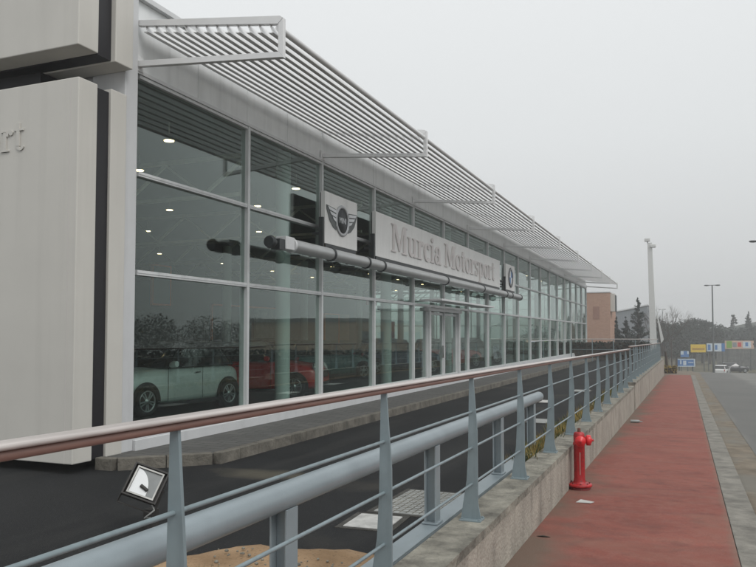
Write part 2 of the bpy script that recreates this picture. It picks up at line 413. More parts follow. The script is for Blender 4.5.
for j in range(len(YP)-1):
    a, b = YP[j], YP[j+1]
    vs = [(8,a,pz(a)+.02),(8.2,a,pz(a)+.02),(8.2,b,pz(b)+.02),(8,b,pz(b)+.02),(8,a,pz(a)-.14),(8.2,a,pz(a)-.14),(8.2,b,pz(b)-.14),(8,b,pz(b)-.14)]
    mb.add(vs, [(0,1,2,3),(0,4,5,1),(1,5,6,2),(2,6,7,3),(3,7,4,0)])
o = mb.build('road_kerb', M['kerb']); o['kind'] = 'structure'
sheet('asphalt', [-60,-40,-25,-12,-9,-6,-4,-2.5,-1.95], fr(-12, 66, 3) + [68,70,74,80,90,100,112], lambda x, y: az(y), M['g_asphalt'])
# building apron with its kerb
FX = -7.4; Y0 = 8.60; BAY = 3.01; NB = 18; Y1 = Y0+BAY*NB
mb = MB(); P = [(-7.3,7.95),(-6.95,7.92),(-6.08,8.8),(-5.95,66),(-7.3,66)]
mb.prism(P, 'z', -.2, .0); o = mb.build('pavement', M['g_paving']); o['kind'] = 'structure'
kb = MB()
def kstone(a, b, w=.13):
    a, b = Vector(a), Vector(b); L = (b-a).length; n = max(1, round(L/.5)); d = (b-a)/n
    for i in range(n):
        p, q = a+d*(i+.008), a+d*(i+.992); kb.bar((p.x,p.y,-.09), (q.x,q.y,-.09), w, .235)
kstone((-6.01,8.76),(-5.88,66)); kstone((-6.95,7.86),(-6.07,8.74)); kstone((-7.25,7.84),(-6.97,7.84))
o = kb.build('pavement_kerb', M['kerb_dark'], bevel=.01); o['kind'] = 'structure'
# soil bed
random.seed(3)
mb = MB(); n = 46; xs = fr(-4.3, -1.76, .09); ys = fr(-3, 6.0, .09)
vs = []; fs = []
for y in ys:
    for x in xs:
        edge = 5.62 + .10*math.sin(x*2.4+1) + .06*math.sin(x*7) + .10*noise.noise(Vector((x*6,0,1))) - .8*sstep(-3.3,-4.3,x)
        lim = -3.9 + .25*math.sin(y*1.1)
        inside = sstep(edge+.08, edge-.25, y) if y > edge-.3 else 1
        h = min(1, max(0, (edge-y)/.2)) * min(1, max(0, (x-lim)/.2))
        vs.append((x, y, -.16 + h*(.07 + .05*noise.noise(Vector((x*1.5,y*1.5,0))) + .015*noise.noise(Vector((x*9,y*9,3))))))
nx = len(xs); fs = [(j*nx+i, j*nx+i+1, (j+1)*nx+i+1, (j+1)*nx+i) for j in range(len(ys)-1) for i in range(nx-1)]
mb.add(vs, fs, True); o = mb.build('soil', M['g_soil'], recalc=False); o['kind'] = 'structure'
# covers set in the asphalt
def cover(name, x0, y0, x1, y1, m, label, h=.02, grid=0, rot=0):
    c = ((x0+x1)/2, (y0+y1)/2); w, d = (x1-x0)/2, (y1-y0)/2; base = az(c[1])
    mb = MB(); mb.box(-w,-d,0,w,d,h)
    o = mb.build(name, m, bevel=.006)
    e = .06; fb = MB(); fb.box(-w-e,-d-e,-.01,-w-.006,d+e,h*.55); fb.box(w+.006,-d-e,-.01,w+e,d+e,h*.55); fb.box(-w-.006,-d-e,-.01,w+.006,-d-.006,h*.55); fb.box(-w-.006,d+.006,-.01,w+.006,d+e,h*.55)
    fb.build('cover_frame', M['cover_rim'], o); o.location = (c[0], c[1], base); o.rotation_euler = (0,0,rot)
    tag(o, label, 'cover', 'concrete covers in the forecourt asphalt')
    if grid:
        g = MB()
        for i in range(1, grid): g.bar((-w+2*w*i/grid,-d+.01,h+.003),(-w+2*w*i/grid,d-.01,h+.003),.005,.004)
        for i in range(1, grid): g.bar((-w+.01,-d+2*d*i/grid,h+.002),(w-.01,-d+2*d*i/grid,h+.002),.005,.003)
        g.build('grating', M['concrete_top'], o)
    return o
cover('concrete_cover', -2.98,6.37,-2.55,6.87, M['slab_white'], 'small plain white concrete cover beside the sandy soil bed', h=.014, rot=.06)
cover('drain_cover', -2.93,7.02,-1.98,8.12, M['slab_grey'], 'large grey gridded drain cover behind the blue guard beam', grid=14, h=.012)
cover('concrete_cover', -3.0,15.2,-2.6,15.9, M['slab_grey'], 'grey concrete cover on the asphalt seen past the end of the guard beam')
cover('concrete_cover', -3.8,19.8,-3.35,20.5, M['slab_white'], 'white concrete cover in mid forecourt, fifth railing bay past the hydrant')
cover('concrete_cover', -3.3,24,-2.8,24.8, M['slab_grey'], 'far grey concrete cover close to the break in the railing')

# ------------------------------------------------------------------ retaining walls
def wall_piece(name, y0, y1, zt, label, xf=-1.32, xb=-1.60, panel=1.2):
    root = thing(name, label, 'wall', (0,y0,0))
    y = y0; mb = MB(); tp = MB()
    while y < y1-.01:
        ye = min(y+panel, y1); a, b = y+.006-y0, ye-.006-y0
        mb.box(xb, a, pz(ye)-.5, xf, b, zt(y)-.03)
        y = ye
    o = mb.build('wall_face', M['concrete'], root, bevel=.008)
    n = 40; ys = [y0+(y1-y0)*i/n for i in range(n+1)]
    for i in range(n):
        a, b = ys[i], ys[i+1]
        vs = [(xb-.002,a-y0,zt(a)),(xf+.006,a-y0,zt(a)),(xf+.006,b-y0,zt(b)),(xb-.002,b-y0,zt(b)),(xb-.002,a-y0,zt(a)-.06),(xf+.006,a-y0,zt(a)-.06),(xf+.006,b-y0,zt(b)-.06),(xb-.002,b-y0,zt(b)-.06)]
        tp.add(vs, [(0,1,2,3),(0,4,5,1),(1,5,6,2),(2,6,7,3),(3,7,4,0)])
    tp.build('coping', M['concrete_top'], root)
    return root
zt1 = lambda y: .303-.0012*y-.0001*y*y
zt2 = lambda y: .30-.0075*(y-22)
wall_piece('retaining_wall', -7, 22.0, zt1, 'low pale concrete wall beside the hydrant carrying the first run of railing')
wall_piece('retaining_wall', 22.55, 55, zt2, 'taller concrete wall past the brown gap carrying the far run of railing', panel=1.5)
o = MB().box(-1.60,22.03,-1,-1.42,22.52,.12).build('wall_pier', mat('pier_brown', (.13,.11,.08), .9, vary=.3, scale=8, bump=.5)); tag(o, 'brown stained concrete pier set back in the gap between two low walls', 'pier')

# ------------------------------------------------------------------ railings
def post_mesh(h):
    mb = MB()
    prof = [(-.072,0),(.055,0),(.036,.12*h),(.034,.62*h),(.010,1.0*h),(-.016,1.0*h),(-.024,.5*h),(-.034,.28*h)]
    prof = [(x*1.22, z) for x, z in prof]
    mb.prism(prof, 'y', -.007, .007)
    mb.box(-.085,-.06,0,.075,.07,.012)
    for bx, by in ((-.068,-.045),(.06,-.045),(-.068,.055),(.06,.055)): mb.box(bx-.008,by-.008,.01,bx+.008,by+.008,.022)
    return mb
def railing(label, y0, y1, py, zb, zr, x=-1.46):
    root = thing('metal_railing', label, 'railing', (x, py[0], zb(py[0])))
    rl = lambda X, Y, Z: (X-x, Y-py[0], Z-zb(py[0]))
    pm = None
    for y in py:
        h = zr(y)-.030-zb(y)
        if pm is None: pm = post_mesh(h).build('post', M['rail_paint'], root, bevel=.002)
        else:
            c = pm.copy(); COL.objects.link(c); c.parent = root; pm2 = c
            c.location = (0, y-py[0], zb(y)-zb(py[0])); c.scale = (1,1,h/(zr(py[0])-.030-zb(py[0])))
    n = 30; ys = [y0+(y1-y0)*i/n for i in range(n+1)]
    def oval(w, h, dz):
        mb = MB(); N = 14; vs = []; 
        for y in ys:
            for k in range(N):
                t = 2*PI*k/N; c, s_ = math.cos(t), math.sin(t)
                vs.append(rl(x+w*math.copysign(abs(c)**.6, c), y, zr(y)+dz+h*math.copysign(abs(s_)**.6, s_)))
        fs = [(i*N+k, i*N+(k+1)%N, (i+1)*N+(k+1)%N, (i+1)*N+k) for i in range(n) for k in range(N)] + [tuple(range(N)), tuple((n)*N+k for k in range(N))]
        return mb.add(vs, fs, True)
    hr = oval(.026, .0145, -.0225).build('handrail', M['rail_brown'], root)
    oval(.036, .0095, -.0015).build('handrail_cap', M['rail_cap'], hr)
    for f in (.245, .49, .735):
        mb = MB(); mb.tube([rl(x-.002, y, zb(y)+f*(zr(y)-zb(y))) for y in ys], .009, 8); mb.build('rail_rod', M['rail_paint'], root)
    return root
SP = 1.735
railing('grey blue railing with pale capped handrail running past the red hydrant', -4, 22.3, [1.91+SP*k for k in range(-3, 12)], zt1, lambda y: 1.405-.0068*y)
railing('far run of grey blue railing beyond the break, reaching the white mast', 22.5, 51.5, [22.75+SP*k for k in range(0, 17)], zt2, lambda y: 1.33-.0065*(y-22))
# end railing across, in front of the hedge
root = thing('metal_railing', 'short railing crossing in front of the brick block and the hedge', 'railing', (-1.6,52.2,-.13))
m_ = MB().tube([(0,0,1.50),(-5.6,0,1.50)], .03, 8); m_.build('handrail', M['rail_cap'], root)
MB().tube([(0,0,.8),(-5.6,0,.8)], .015, 8).build('rail_rod', M['rail_paint'], root)
for k in range(5): MB().box(-.03-1.38*k-.03,-.02,-.1,-.03-1.38*k+.03,.02,1.48).build('post', M['rail_paint'], root)

# guard beam
bx = -1.75; zb_ = .262
root = thing('guard_beam', 'fat light blue tube guard beam on square posts behind the railing', 'guard rail', (bx,3.14,zb_))
L = lambda X, Y, Z: (X-bx, Y-3.14, Z-zb_)
pts = [L(bx,-4,.915)] + [L(bx,y,.915-.006*y) for y in (0,3,6,9,9.7)]
MB().tube(pts, .064, 28).build('beam_tube', M['beam_paint'], root)
MB().lathe([(.064,0),(.062,.02),(.052,.045),(.03,.06),(.001,.064)], L(bx,9.7,.857), 28, Matrix.Rotation(-PI/2,4,'X')).build('end_cap', M['beam_paint'], root)
for y in (.92, 3.1, 5.32, 7.45, 9.2):
    mb = MB(); mb.box(-.045,y-3.14-.055,0,-.035,y-3.14+.055,.60-.006*y); mb.box(.035,y-3.14-.055,0,.045,y-3.14+.055,.60-.006*y); mb.box(-.035,y-3.14-.006,0,.035,y-3.14+.006,.60-.006*y)
    mb.box(-.06,y-3.14-.07,0,.06,y-3.14+.07,.012)
    mb.build('post', M['beam_paint'], root, bevel=.002)
mb = MB(); mb.box(-.075,-7,-.015,.075,8.2,-.003); mb.box(.063,-7,-.14,.075,8.2,-.016); mb.box(-.075,-7,-.14,-.063,8.2,-.016)
mb.build('base_channel', M['beam_paint'], root, bevel=.002)
mb = MB()
for y in (-5,-3,-1,1,3,5,7): mb.box(-.055,y,-.42,.055,y+.18,-.02)
mb.build('base_block', M['concrete'], root)

# ------------------------------------------------------------------ hydrant
hx, hy = at(577.6, 9.15); hz = pz(hy)
root = thing('fire_hydrant', 'red pillar fire hydrant standing against the low concrete wall', 'fire hydrant', (hx,hy,hz), R(14)); root.scale = (1.1,1.1,1.12)
MB().lathe([(.128,.03),(.135,.035),(.135,.055),(.128,.06),(.072,.062),(.066,.085),(.060,.12),(.060,.47),(.066,.475),(.066,.495),(.06,.50),(.06,.575),(.055,.60),(.045,.612),(.001,.615)], n=28).build('barrel', M['hydrant'], root)
MB().lathe([(.020,.612),(.018,.650),(.014,.655),(.001,.656)], n=5).build('operating_nut', mat('rust', (.12,.04,.025), .8, vary=.3), root)
mb = MB()
for k in range(8):
    a = 2*PI*k/8; mb.lathe([(.013,.0),(.013,.03),(.009,.032),(.009,.072),(.001,.074)], (.108*math.cos(a),.108*math.sin(a),0), 6)
mb.lathe([(.118,0),(.118,.029),(.001,.0295)], n=20)
mb.build('flange_bolt', mat('bolt_red', (.16,.02,.02), .7, vary=.3), root)
for rx, rz_ in ((PI/2, 0), (PI/2, PI/2)):
    mm = Matrix.Rotation(rz_,4,'Z') @ Matrix.Rotation(rx,4,'X')
    o = MB().lathe([(.038,.04),(.038,.075),(.056,.078),(.058,.088),(.058,.118),(.052,.125),(.03,.13),(.028,.136),(.001,.137)], (0,0,.525), 20, mm).build('outlet_cap', M['hydrant_cap'], root)
    MB().lathe([(.014,.136),(.014,.158),(.001,.159)], (0,0,.525), 5, mm).build('cap_nut', M['hydrant'], o)
MB().box(-.004,-.064,.16,.006,-.058,.40).build('marking_strip', mat('pale_red', (.45,.2,.18), .6), root)
# litter
lx, ly = at(582.5, 8.35)
o = MB().add([(-.09,-.06,.003),(.07,-.075,.010),(.10,.03,.004),(-.05,.07,.012),(-.09,-.06,0),(.07,-.075,.006),(.10,.03,0),(-.05,.07,.008)], [(0,1,2,3),(7,6,5,4),(0,4,5,1),(1,5,6,2),(2,6,7,3),(3,7,4,0)]).build('paper_scrap', M['slab_white']); o.location = (lx,ly,pz(ly)+.002); tag(o, 'flat white paper scrap lying in front of the hydrant', 'litter')
lx, ly = at(634, 17.5)
o = MB().tube([(-.11,0,.035),(.07,.02,.035),(.10,.023,.035),(.15,.03,.03)], [.035,.035,.014,.012], 10).build('crushed_bottle', mat('bottle', (.25,.27,.26), .3)); o.location = (lx,ly,pz(ly)); tag(o, 'discarded grey plastic bottle at the foot of the far wall', 'bottle')
lx, ly = at(541, 6.8)
o = MB().add([(-.06,-.01,.004),(0,-.02,.012),(.07,0,.003),(0,.02,.009)], [(0,1,2,3)]).add([(-.06,-.01,.001),(0,-.02,.006),(.07,0,.001),(0,.02,.004)], [(0,1,2,3)]).build('dead_leaf', M['bark']); o.location = (lx,ly,pz(ly)+.001); tag(o, 'small dark dry leaf on the red path near the wall', 'leaf')

# ------------------------------------------------------------------ floodlight
fx, fy = at(148, 6.9)
root = thing('floodlight', 'square floodlight with white reflector tilted up on a short stand', 'floodlight', (fx,fy,az(fy)))
TL = Matrix.Translation((0,0,.42)) @ Matrix.Rotation(R(24),4,'Z') @ Matrix.Rotation(R(20),4,'Y') @ Matrix.Rotation(R(-28),4,'X')
w, h = .165, .155
mb = MB()
mb.box(-w,-.02,-h,-w+.016,.05,h,TL); mb.box(w-.016,-.02,-h,w,.05,h,TL); mb.box(-w+.016,-.02,h-.016,w-.016,.05,h,TL); mb.box(-w+.016,-.02,-h,w-.016,.05,-h+.016,TL)
mb.box(-w+.016,.045,-h+.016,w-.016,.05,h-.016,TL); mb.box(-w+.04,.051,-h+.04,w-.04,.11,h-.04,TL)
for k in range(6): mb.box(-w+.05+k*.04,.11,-h+.05,-w+.056+k*.04,.135,h-.05,TL)
mb.build('housing', M['dark_spot'], root, bevel=.003)
mb = MB(); e = .128
mb.box(-e,-.024,-e,-e+.014,-.019,e,TL); mb.box(e-.014,-.024,-e,e,-.019,e,TL); mb.box(-e+.014,-.024,e-.014,e-.014,-.019,e,TL); mb.box(-e+.014,-.024,-e,e-.014,-.019,-e+.014,TL)
mb.build('bezel', M['slab_white'], root)
mb = MB(); P = [(-.112,-.112)] + [(-.112+.16*math.sin(R(a)), -.112+.22*math.cos(R(a))) for a in range(0, 91, 9)]
mb.prism(P, 'y', -.012, -.006, TL); mb.build('reflector', mat('refl', (.75,.77,.78), .3, vary=.03), root)
MB().box(-.112,-.004,-.112,.112,.0,.112,TL).build('reflector_back', mat('refl_grey', (.20,.21,.21), .3, .4), root)
MB().tube([TL @ Vector((-.03,-.02,-.035)), TL @ Vector((.045,-.02,-.06))], .016, 10).build('lamp_tube', M['dark_spot'], root)
mb = MB(); mb.tube([TL @ Vector((.13,.03,-.15)), TL @ Vector((.17,.03,-.19)), TL @ Vector((.12,.04,-.28)), (.03,.05,.1)], .008, 8); mb.build('cable', M['slab_grey'], root)
mb = MB(); mb.bar(TL @ Vector((-w-.008,.03,0)), TL @ Vector((-w-.008,.05,-.22)), .02,.004, (1,0,0)); mb.bar(TL @ Vector((w+.008,.03,0)), TL @ Vector((w+.008,.05,-.22)), .02,.004,(1,0,0)); mb.bar(TL @ Vector((-w-.01,.05,-.222)), TL @ Vector((w+.01,.05,-.222)), .03,.005)
mb.build('bracket', M['dark_spot'], root)
MB().box(-.05,.03,-.02,.05,.13,.175).build('stand', M['dark_spot'], root, bevel=.004)

# ------------------------------------------------------------------ pylon sign
PX, PYF = -7.22, 7.35
root = thing('pylon_sign', 'tall white slab pylon sign with black gaps and raised letters', 'sign', (-9.5,PYF,-.13))
LP = lambda x0,y0,z0,x1,y1,z1: (x0+9.5,y0-PYF,z0+.13,x1+9.5,y1-PYF,z1+.13)
def pbox(nm, m, *a, bevel=.012): return MB().box(*LP(*a)).build(nm, m, root, bevel=bevel)
MB().box(*LP(PX-.135,PYF-.0025,.0,PX-.13,PYF-.0005,5.0)).build('panel_seam', M['letter'], root)
low = pbox('lower_panel', M['white_panel'], -12.2,PYF,.0,PX,PYF+.34,5.01)
pbox('gap_panel', M['black_gap'], -12.1,PYF+.345,.0,PX-.08,PYF+.635,5.0, bevel=0)
pbox('back_panel', M['white_panel'], -12.2,PYF+.64,.0,PX-.04,PYF+.95,5.05)
pbox('upper_panel', M['white_panel'], -12.2,PYF-.02,5.43,PX,PYF+.34,9.2)
pbox('upper_gap_panel', M['black_gap'], -12.1,PYF+.345,5.42,PX-.02,PYF+.595,9.15, bevel=0)
pbox('upper_back_panel', M['white_panel'], -12.2,PYF+.60,5.40,PX+.06,PYF+.95,9.2)
pbox('core', M['black_gap'], -12.0,PYF+.5,5.06,PX-1.2,PYF+.9,5.39, bevel=0)
mb = MB(); tw = sum(G[c][0] for c in 'Motorsport')*.29
serif(mb, 'Motorsport', (-8.14-tw+9.5, 0, 4.13+.13), (1,0,0), .29, .018); mb.build('lettering', M['letter_pylon'], root)
# the narrow vertical seam near the edge of the upper/lower panel
# ------------------------------------------------------------------ showroom
B = thing('car_showroom', 'long glass fronted showroom with louvred canopy along the roof edge', 'building', (-7.4,Y0,0))
BL = lambda x, y, z: (x+7.4, y-Y0, z)
def bbox(mb, x0,y0,z0,x1,y1,z1): return mb.box(x0+7.4,y0-Y0,z0,x1+7.4,y1-Y0,z1)
ZS, Z1_, Z2_, ZT, ZR = .31, 2.56, 4.01, 5.48, 6.58
bbox(MB(), -7.9,8.31,0,-7.30,8.57,6.64).build('corner_pier', M['pier'], B, bevel=.01)
bbox(MB(), -8.6,8.4,0,-7.91,8.57,6.5).build('pier_return', M['pier'], B)
bbox(bbox(MB(), -7.75,8.58,-.1,-7.26,Y1+.2,.15), -7.75,8.58,.15,-7.32,Y1+.2,ZS-.03).build('plinth', M['pier'], B, bevel=.006)
# fascia panels with fine joints
mb = MB()
for k in range(NB*2+0):
    y = Y0 + 1.5*k; bbox(mb, -7.55,y+.004,ZT+.06,-7.36,y+1.496,ZR)
mb.build('fascia', M['fascia'], B, bevel=.004)
mb = MB(); bbox(mb, -7.6,Y0-.06,ZR+.002,-7.28,Y1+.1,ZR+.08); bbox(mb, -7.56,Y0-.06,ZT-.0,-7.33,Y1+.1,ZT+.058)
mb.build('roof_edge', M['alu'], B, bevel=.004)
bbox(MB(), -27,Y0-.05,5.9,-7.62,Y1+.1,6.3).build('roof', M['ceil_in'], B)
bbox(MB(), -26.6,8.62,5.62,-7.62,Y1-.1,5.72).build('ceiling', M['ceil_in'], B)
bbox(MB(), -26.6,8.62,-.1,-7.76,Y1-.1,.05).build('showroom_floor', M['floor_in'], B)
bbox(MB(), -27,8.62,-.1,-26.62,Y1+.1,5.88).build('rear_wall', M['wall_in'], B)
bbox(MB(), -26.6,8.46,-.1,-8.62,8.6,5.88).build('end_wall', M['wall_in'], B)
# far gable: low wall with glazing
bbox(MB(), -26.6,Y1-.08,-.1,-7.6,Y1+.08,.35).build('gable_plinth', M['pier'], B)
mb = MB()
for k in range(7): x = -26.5+18.9*k/6; bbox(mb, x-.04,Y1-.05,.352,x+.04,Y1+.05,5.6)
for z in (2.45,3.8): 
    for k in range(6): a = -26.46+18.9*k/6; bbox(mb, a,Y1-.04,z-.03,a+3.07,Y1+.04,z+.03)
gf = mb.build('gable_frame', M['alu_frame'], B)
bbox(MB(), -26.4,Y1-.006,.36,-7.66,Y1+.006,5.58).build('gable_pane', GLASS, gf)
# window bays
def mull(mb, y, z0=ZS-.03, z1=ZT, w=.07): bbox(mb, -7.50,y-w/2,z0,-7.335,y+w/2,z1)
for k in range(NB):
    ya, yb = Y0+BAY*k, Y0+BAY*(k+1); fr_ = MB(); door = (k == 5)
    mull(fr_, ya+(.035 if k else .0), w=.07 if k else .02)
    if k == NB-1: mull(fr_, yb-.035)
    a, b = ya+.071, yb-(.071 if k == NB-1 else .001)
    for z, w in ((ZS+.01,.07),(Z1_,.075),(Z2_,.07),(ZT-.03,.05)): bbox(fr_, -7.475,a,z-w/2,-7.345,b,z+w/2)
    # raised glazing beads: double line look
    for z in (Z1_, Z2_): bbox(fr_, -7.344,a,z-.008,-7.338,b,z+.008)
    if k >= 10: bbox(fr_, -7.46,a,1.30,-7.36,b,1.345)
    w_ = fr_.build('window', M['alu_frame'], B, bevel=.003)
    pn = MB()
    if k in (4, 5, 6):
        zs = [(Z1_+.038,Z2_-.036),(Z2_+.036,ZT-.056)]
    else: zs = [(ZS+.046,Z1_-.038),(Z1_+.038,Z2_-.036),(Z2_+.036,ZT-.056)]
    for z0, z1 in zs: bbox(pn, -7.417,a+.001,z0,-7.405,b-.001,z1)
    pn.build('pane', GLASS, w_)
# entrance zone: bays 4..6, own lower division
def pane(y0, y1, z0=ZS+.046, z1=Z1_-.038, parent=None): return bbox(MB(), -7.417,y0,z0,-7.405,y1,z1).build('pane', GLASS, parent)
yd0, yd1 = 22.1, 25.2
for (a, b) in ((Y0+4*BAY+.071, yd0-.16), (yd1+.16, Y0+6*BAY-.001), (Y0+6*BAY+.071, Y0+7*BAY-.001)):
    f = MB(); bbox(f, -7.46,a,ZS-.02,-7.36,a+.04,Z1_-.038); bbox(f, -7.46,b-.04,ZS-.02,-7.36,b,Z1_-.038)
    bbox(f, -7.458,a+.04,ZS-.02,-7.362,b-.04,ZS+.03); fo = f.build('side_light', M['alu_frame'], B); pane(a+.041, b-.041, parent=fo)
f = MB(); bbox(f, -7.50,yd0-.16,.0,-7.28,yd0-.0,2.52); bbox(f, -7.50,yd1,.0,-7.28,yd1+.16,2.52); bbox(f, -7.55,yd0-.3,2.40,-7.26,yd1+.3,2.50)
bbox(f, -7.1,yd0-1.2,2.66,-6.55,yd1+2.2,2.72)
for y in (yd0-.9, yd1+1.8): bbox(f, -7.36,y,2.66,-7.1,y+.05,2.72)
f.build('door_frame', M['alu'], B, bevel=.004)
for a, b in ((yd0+.002, (yd0+yd1)/2-.006), ((yd0+yd1)/2+.006, yd1-.002)):
    f = MB(); bbox(f, -7.44,a,.06,-7.38,a+.07,2.37); bbox(f, -7.44,b-.07,.06,-7.38,b,2.37); bbox(f, -7.44,a+.071,.06,-7.38,b-.071,.16); bbox(f, -7.44,a+.071,2.29,-7.38,b-.071,2.37)
    fo = f.build('door', M['alu_frame'], B, bevel=.003); pane(a+.072, b-.072, 0.162, 2.288, fo)
    bbox(MB(), -7.37,b-.12 if a < 23 else a+.09,.9,-7.33,b-.09 if a < 23 else a+.12,1.3).build('door_handle', M['chrome'], fo)
# interior columns
for k in range(0, 9):
    y = Y0 + BAY*(2*k+2) - .55
    if y < Y1: MB().tube([BL(-8.0,y,.05), BL(-8.0,y,5.6)], .16, 24).build('column', M['col_in'], B)
for k in range(0, 9):
    y = Y0 + BAY*(2*k+1) - .5
    MB().tube([BL(-15.5,y,.05), BL(-15.5,y,4.9)], .16, 16).build('column', M['col_in'], B)
# roof trusses
for k in range(9):
    y = Y0+4.4+6*k; mb = MB(); zt_, zb2 = 5.35, 4.55; n = 9; x0, x1 = -8.3, -26.3
    mb.bar(BL(x0,y,zt_), BL(x1,y,zt_), .08,.08); mb.bar(BL(x0,y,zb2), BL(x1,y,zb2), .07,.07)
    for i in range(n):
        a = x0+(x1-x0)*i/n; b = x0+(x1-x0)*(i+1)/n; m_ = (a+b)/2
        mb.bar(BL(a,y,zt_-.05), BL(m_,y,zb2+.04), .06,.06); mb.bar(BL(m_,y,zb2+.04), BL(b,y,zt_-.05), .04,.04)
    mb.build('roof_truss', M['truss'], B)
# recessed and hanging lamps
for i, x in enumerate((-8.8,-11.0,-13.7,-17.2,-21.5)):
    for j in range(11):
        y = Y0+(2.6,4.4,4.0,2.4,3.5)[i]+4.9*j-(4.9 if i > 1 else 0)*0
        if y > Y1-1: continue
        h = MB(); h.lathe([(.105,5.26),(.105,5.28),(.08,5.29),(.02,5.295)], BL(x,y,0), 14); h.tube([BL(x,y,5.39),BL(x,y,5.6)], .012, 6)
        lo = h.build('ceiling_light', M['truss'], B)
        MB().lathe([(.092,5.250),(.092,5.258)], BL(x,y,0), 14).build('lit_lens', LIT, lo)
# display boards hanging inside
def board(x, y, z, w, h, m, edge=None, axis='y'):
    o = bbox(MB(), x-.03,y-w/2,z,x+.03,y+w/2,z+h) .build('display_board', m, B)
    if edge:
        e = MB(); t = .07
        bbox(e, x-.04,y-w/2-t,z-t,x+.04,y-w/2-.001,z+h+t); bbox(e, x-.04,y+w/2+.001,z-t,x+.04,y+w/2+t,z+h+t); bbox(e, x-.04,y-w/2,z-t,x+.04,y+w/2,z-.001); bbox(e, x-.04,y-w/2,z+h+.001,x+.04,y+w/2,z+h+t)
        e.build('board_frame', edge, o)
board(-17.0, 21.3, 2.75, .9, 1.3, M['grey_clad'], M['orange']); board(-17.0, 27.0, 1.2, 5.2, 1.6, M['dark_metal'], M['orange'])
board(-16.9, 28.2, 1.5, 1.7, 1.3, M['slab_grey']); board(-17, 35.0, 1.1, 1.6, 1.6, M['grey_clad'], M['orange']); board(-17, 43.5, .9, 1.2, 1.6, M['poster_red'])
board(-16, 38, 3.3, 1.4, .25, M['poster_red']); board(-16, 39.6, 3.05, 1.4, .25, M['poster_blue']); board(-26.5, 56, 1.2, 4, 2.2, M['beige_wall'])
# louvred canopy
CX0, CX1 = -7.33, -5.0
NBL = 13
def ctop(x): return 6.19 - (x-CX0)*(.38/(CX1-CX0))
canopy_rows = []
for i in range(NBL):
    x = CX0+.13 + (CX1-.10-CX0-.13)*i/(NBL-1); z = ctop(x)-.045
    mb = MB(); q = x+7.4
    prof = [(q-.030,z-.056),(q+.026,z-.062),(q+.038,z-.054),(q-.014,z+.066),(q-.024,z+.064),(q+.022,z-.042),(q+.014,z-.049),(q-.030,z-.044)]
    mb.prism(prof, 'y', 0.0, Y1-Y0+.1)
    mb.build('louvre', M['louvre'], B, recalc=True)
MB().tube([BL(CX1+.02,Y0,ctop(CX1)-.03), BL(CX1+.02,Y1+.15,ctop(CX1)-.03)], .045, 14).build('canopy_edge_tube', M['louvre'], B)
for k in range(10):
    y = Y0+.02+6.02*k; mb = MB()
    t0, t1 = 6.26, 5.90; b0, b1 = 5.57, 5.36; w = .075; h = .085
    P1 = [(CX0+.0,t0),(CX1+.1,t1),(CX1+.1,b1),(CX0,b0)]
    mb.prism([(CX0+7.4,t0-h),(CX1+7.5-h,t1-h+.01),(CX1+7.5,t1),(CX1+7.45,t1+.035),(CX0+7.4,t0)], 'y', y-Y0-w/2, y-Y0+w/2)
    mb.prism([(CX0+7.4,b0),(CX1+7.5,b1),(CX1+7.5-h*.9,b1+h),(CX0+7.4,b0+h)], 'y', y-Y0-w/2-.002, y-Y0+w/2+.002)
    mb.prism([(CX1+7.5-h*.9,b1+h+.001),(CX1+7.5,b1+.001),(CX1+7.5,t1-.001),(CX1+7.5-h*.9,t1-h+.012)], 'y', y-Y0-w/2+.001, y-Y0+w/2-.001)
    mb.box(CX0+7.4-.02,y-Y0-.09,b0-.06,CX0+7.4+.012,y-Y0+.09,b0+.16)
    mb.build('canopy_bracket', M['louvre'], B, bevel=.004)

# ------------------------------------------------------------------ signs and pipe
SX = -6.98
def sign_panel(name, label, y0, y1, z0=3.59, z1=4.70):
    root = thing(name, label, 'sign', (SX,(y0+y1)/2,z0)); c = (y0+y1)/2
    MB().box(-.10,y0-c,0,0,y1-c,z1-z0).build('sign_panel', M['sign_white'], root, bevel=.006)
    mb = MB(); mb.box(-.13,y0-c+.03,-.07,-.101,y1-c-.03,z1-z0-.02); mb.box(-.13,y0-c+.04,-.08,-.01,y1-c-.04,-.002)
    mb.box(-.36,y0-c+.1,.2,-.131,y0-c+.13,.26); mb.box(-.36,y1-c-.13,.2,-.131,y1-c-.1,.26)
    mb.build('sign_back', M['dark_metal'], root)
    mb = MB(); mb.box(-.12,y0-c-.06,-.08,-.02,y0-c-.004,.55); mb.build('side_box', M['dark_metal'], root)
    return root, c
root, c = sign_panel('emblem_sign', 'white sign panel with silver winged round emblem above the pipe', 14.05, 15.72)
ey = -.0; ez = .58; ex = .003
MY = Matrix.Rotation(PI/2,4,'Y')
o = MB().lathe([(.34,0),(.35,.012),(.34,.026),(.28,.026),(.275,.012)], (ex,ey,ez), 40, MY).build('emblem_ring', mat('silver', (.42,.43,.44), .3, .6), root)
MB().lathe([(.274,.0),(.274,.014),(.001,.017)], (ex,ey,ez), 40, MY).build('emblem_disc', M['dark_metal'], root)
mw = Matrix.Translation((ex+.022,ey,ez)) @ Matrix.Rotation(PI/2,4,'Z') @ Matrix.Rotation(PI/2,4,'X')
sans('MINI', .17, .004, MATS['silver'], 'emblem_lettering', root, mw)
mb = MB()
for sgn in (-1, 1):
    for i in range(4):
        zt_ = .19-.095*i; ro = .74-.07*i-.02*i*i; ri = .33
        P = [(sgn*ri, ez+zt_), (sgn*ro, ez+zt_+.035), (sgn*(ro-.06), ez+zt_-.03), (sgn*ri, ez+zt_-.065)]
        mb.prism(P, 'x', ex+.012, ex+.024)
wg = mb.build('emblem_wings', mat('pale_silver', (.55,.56,.57), .3, .4), root)
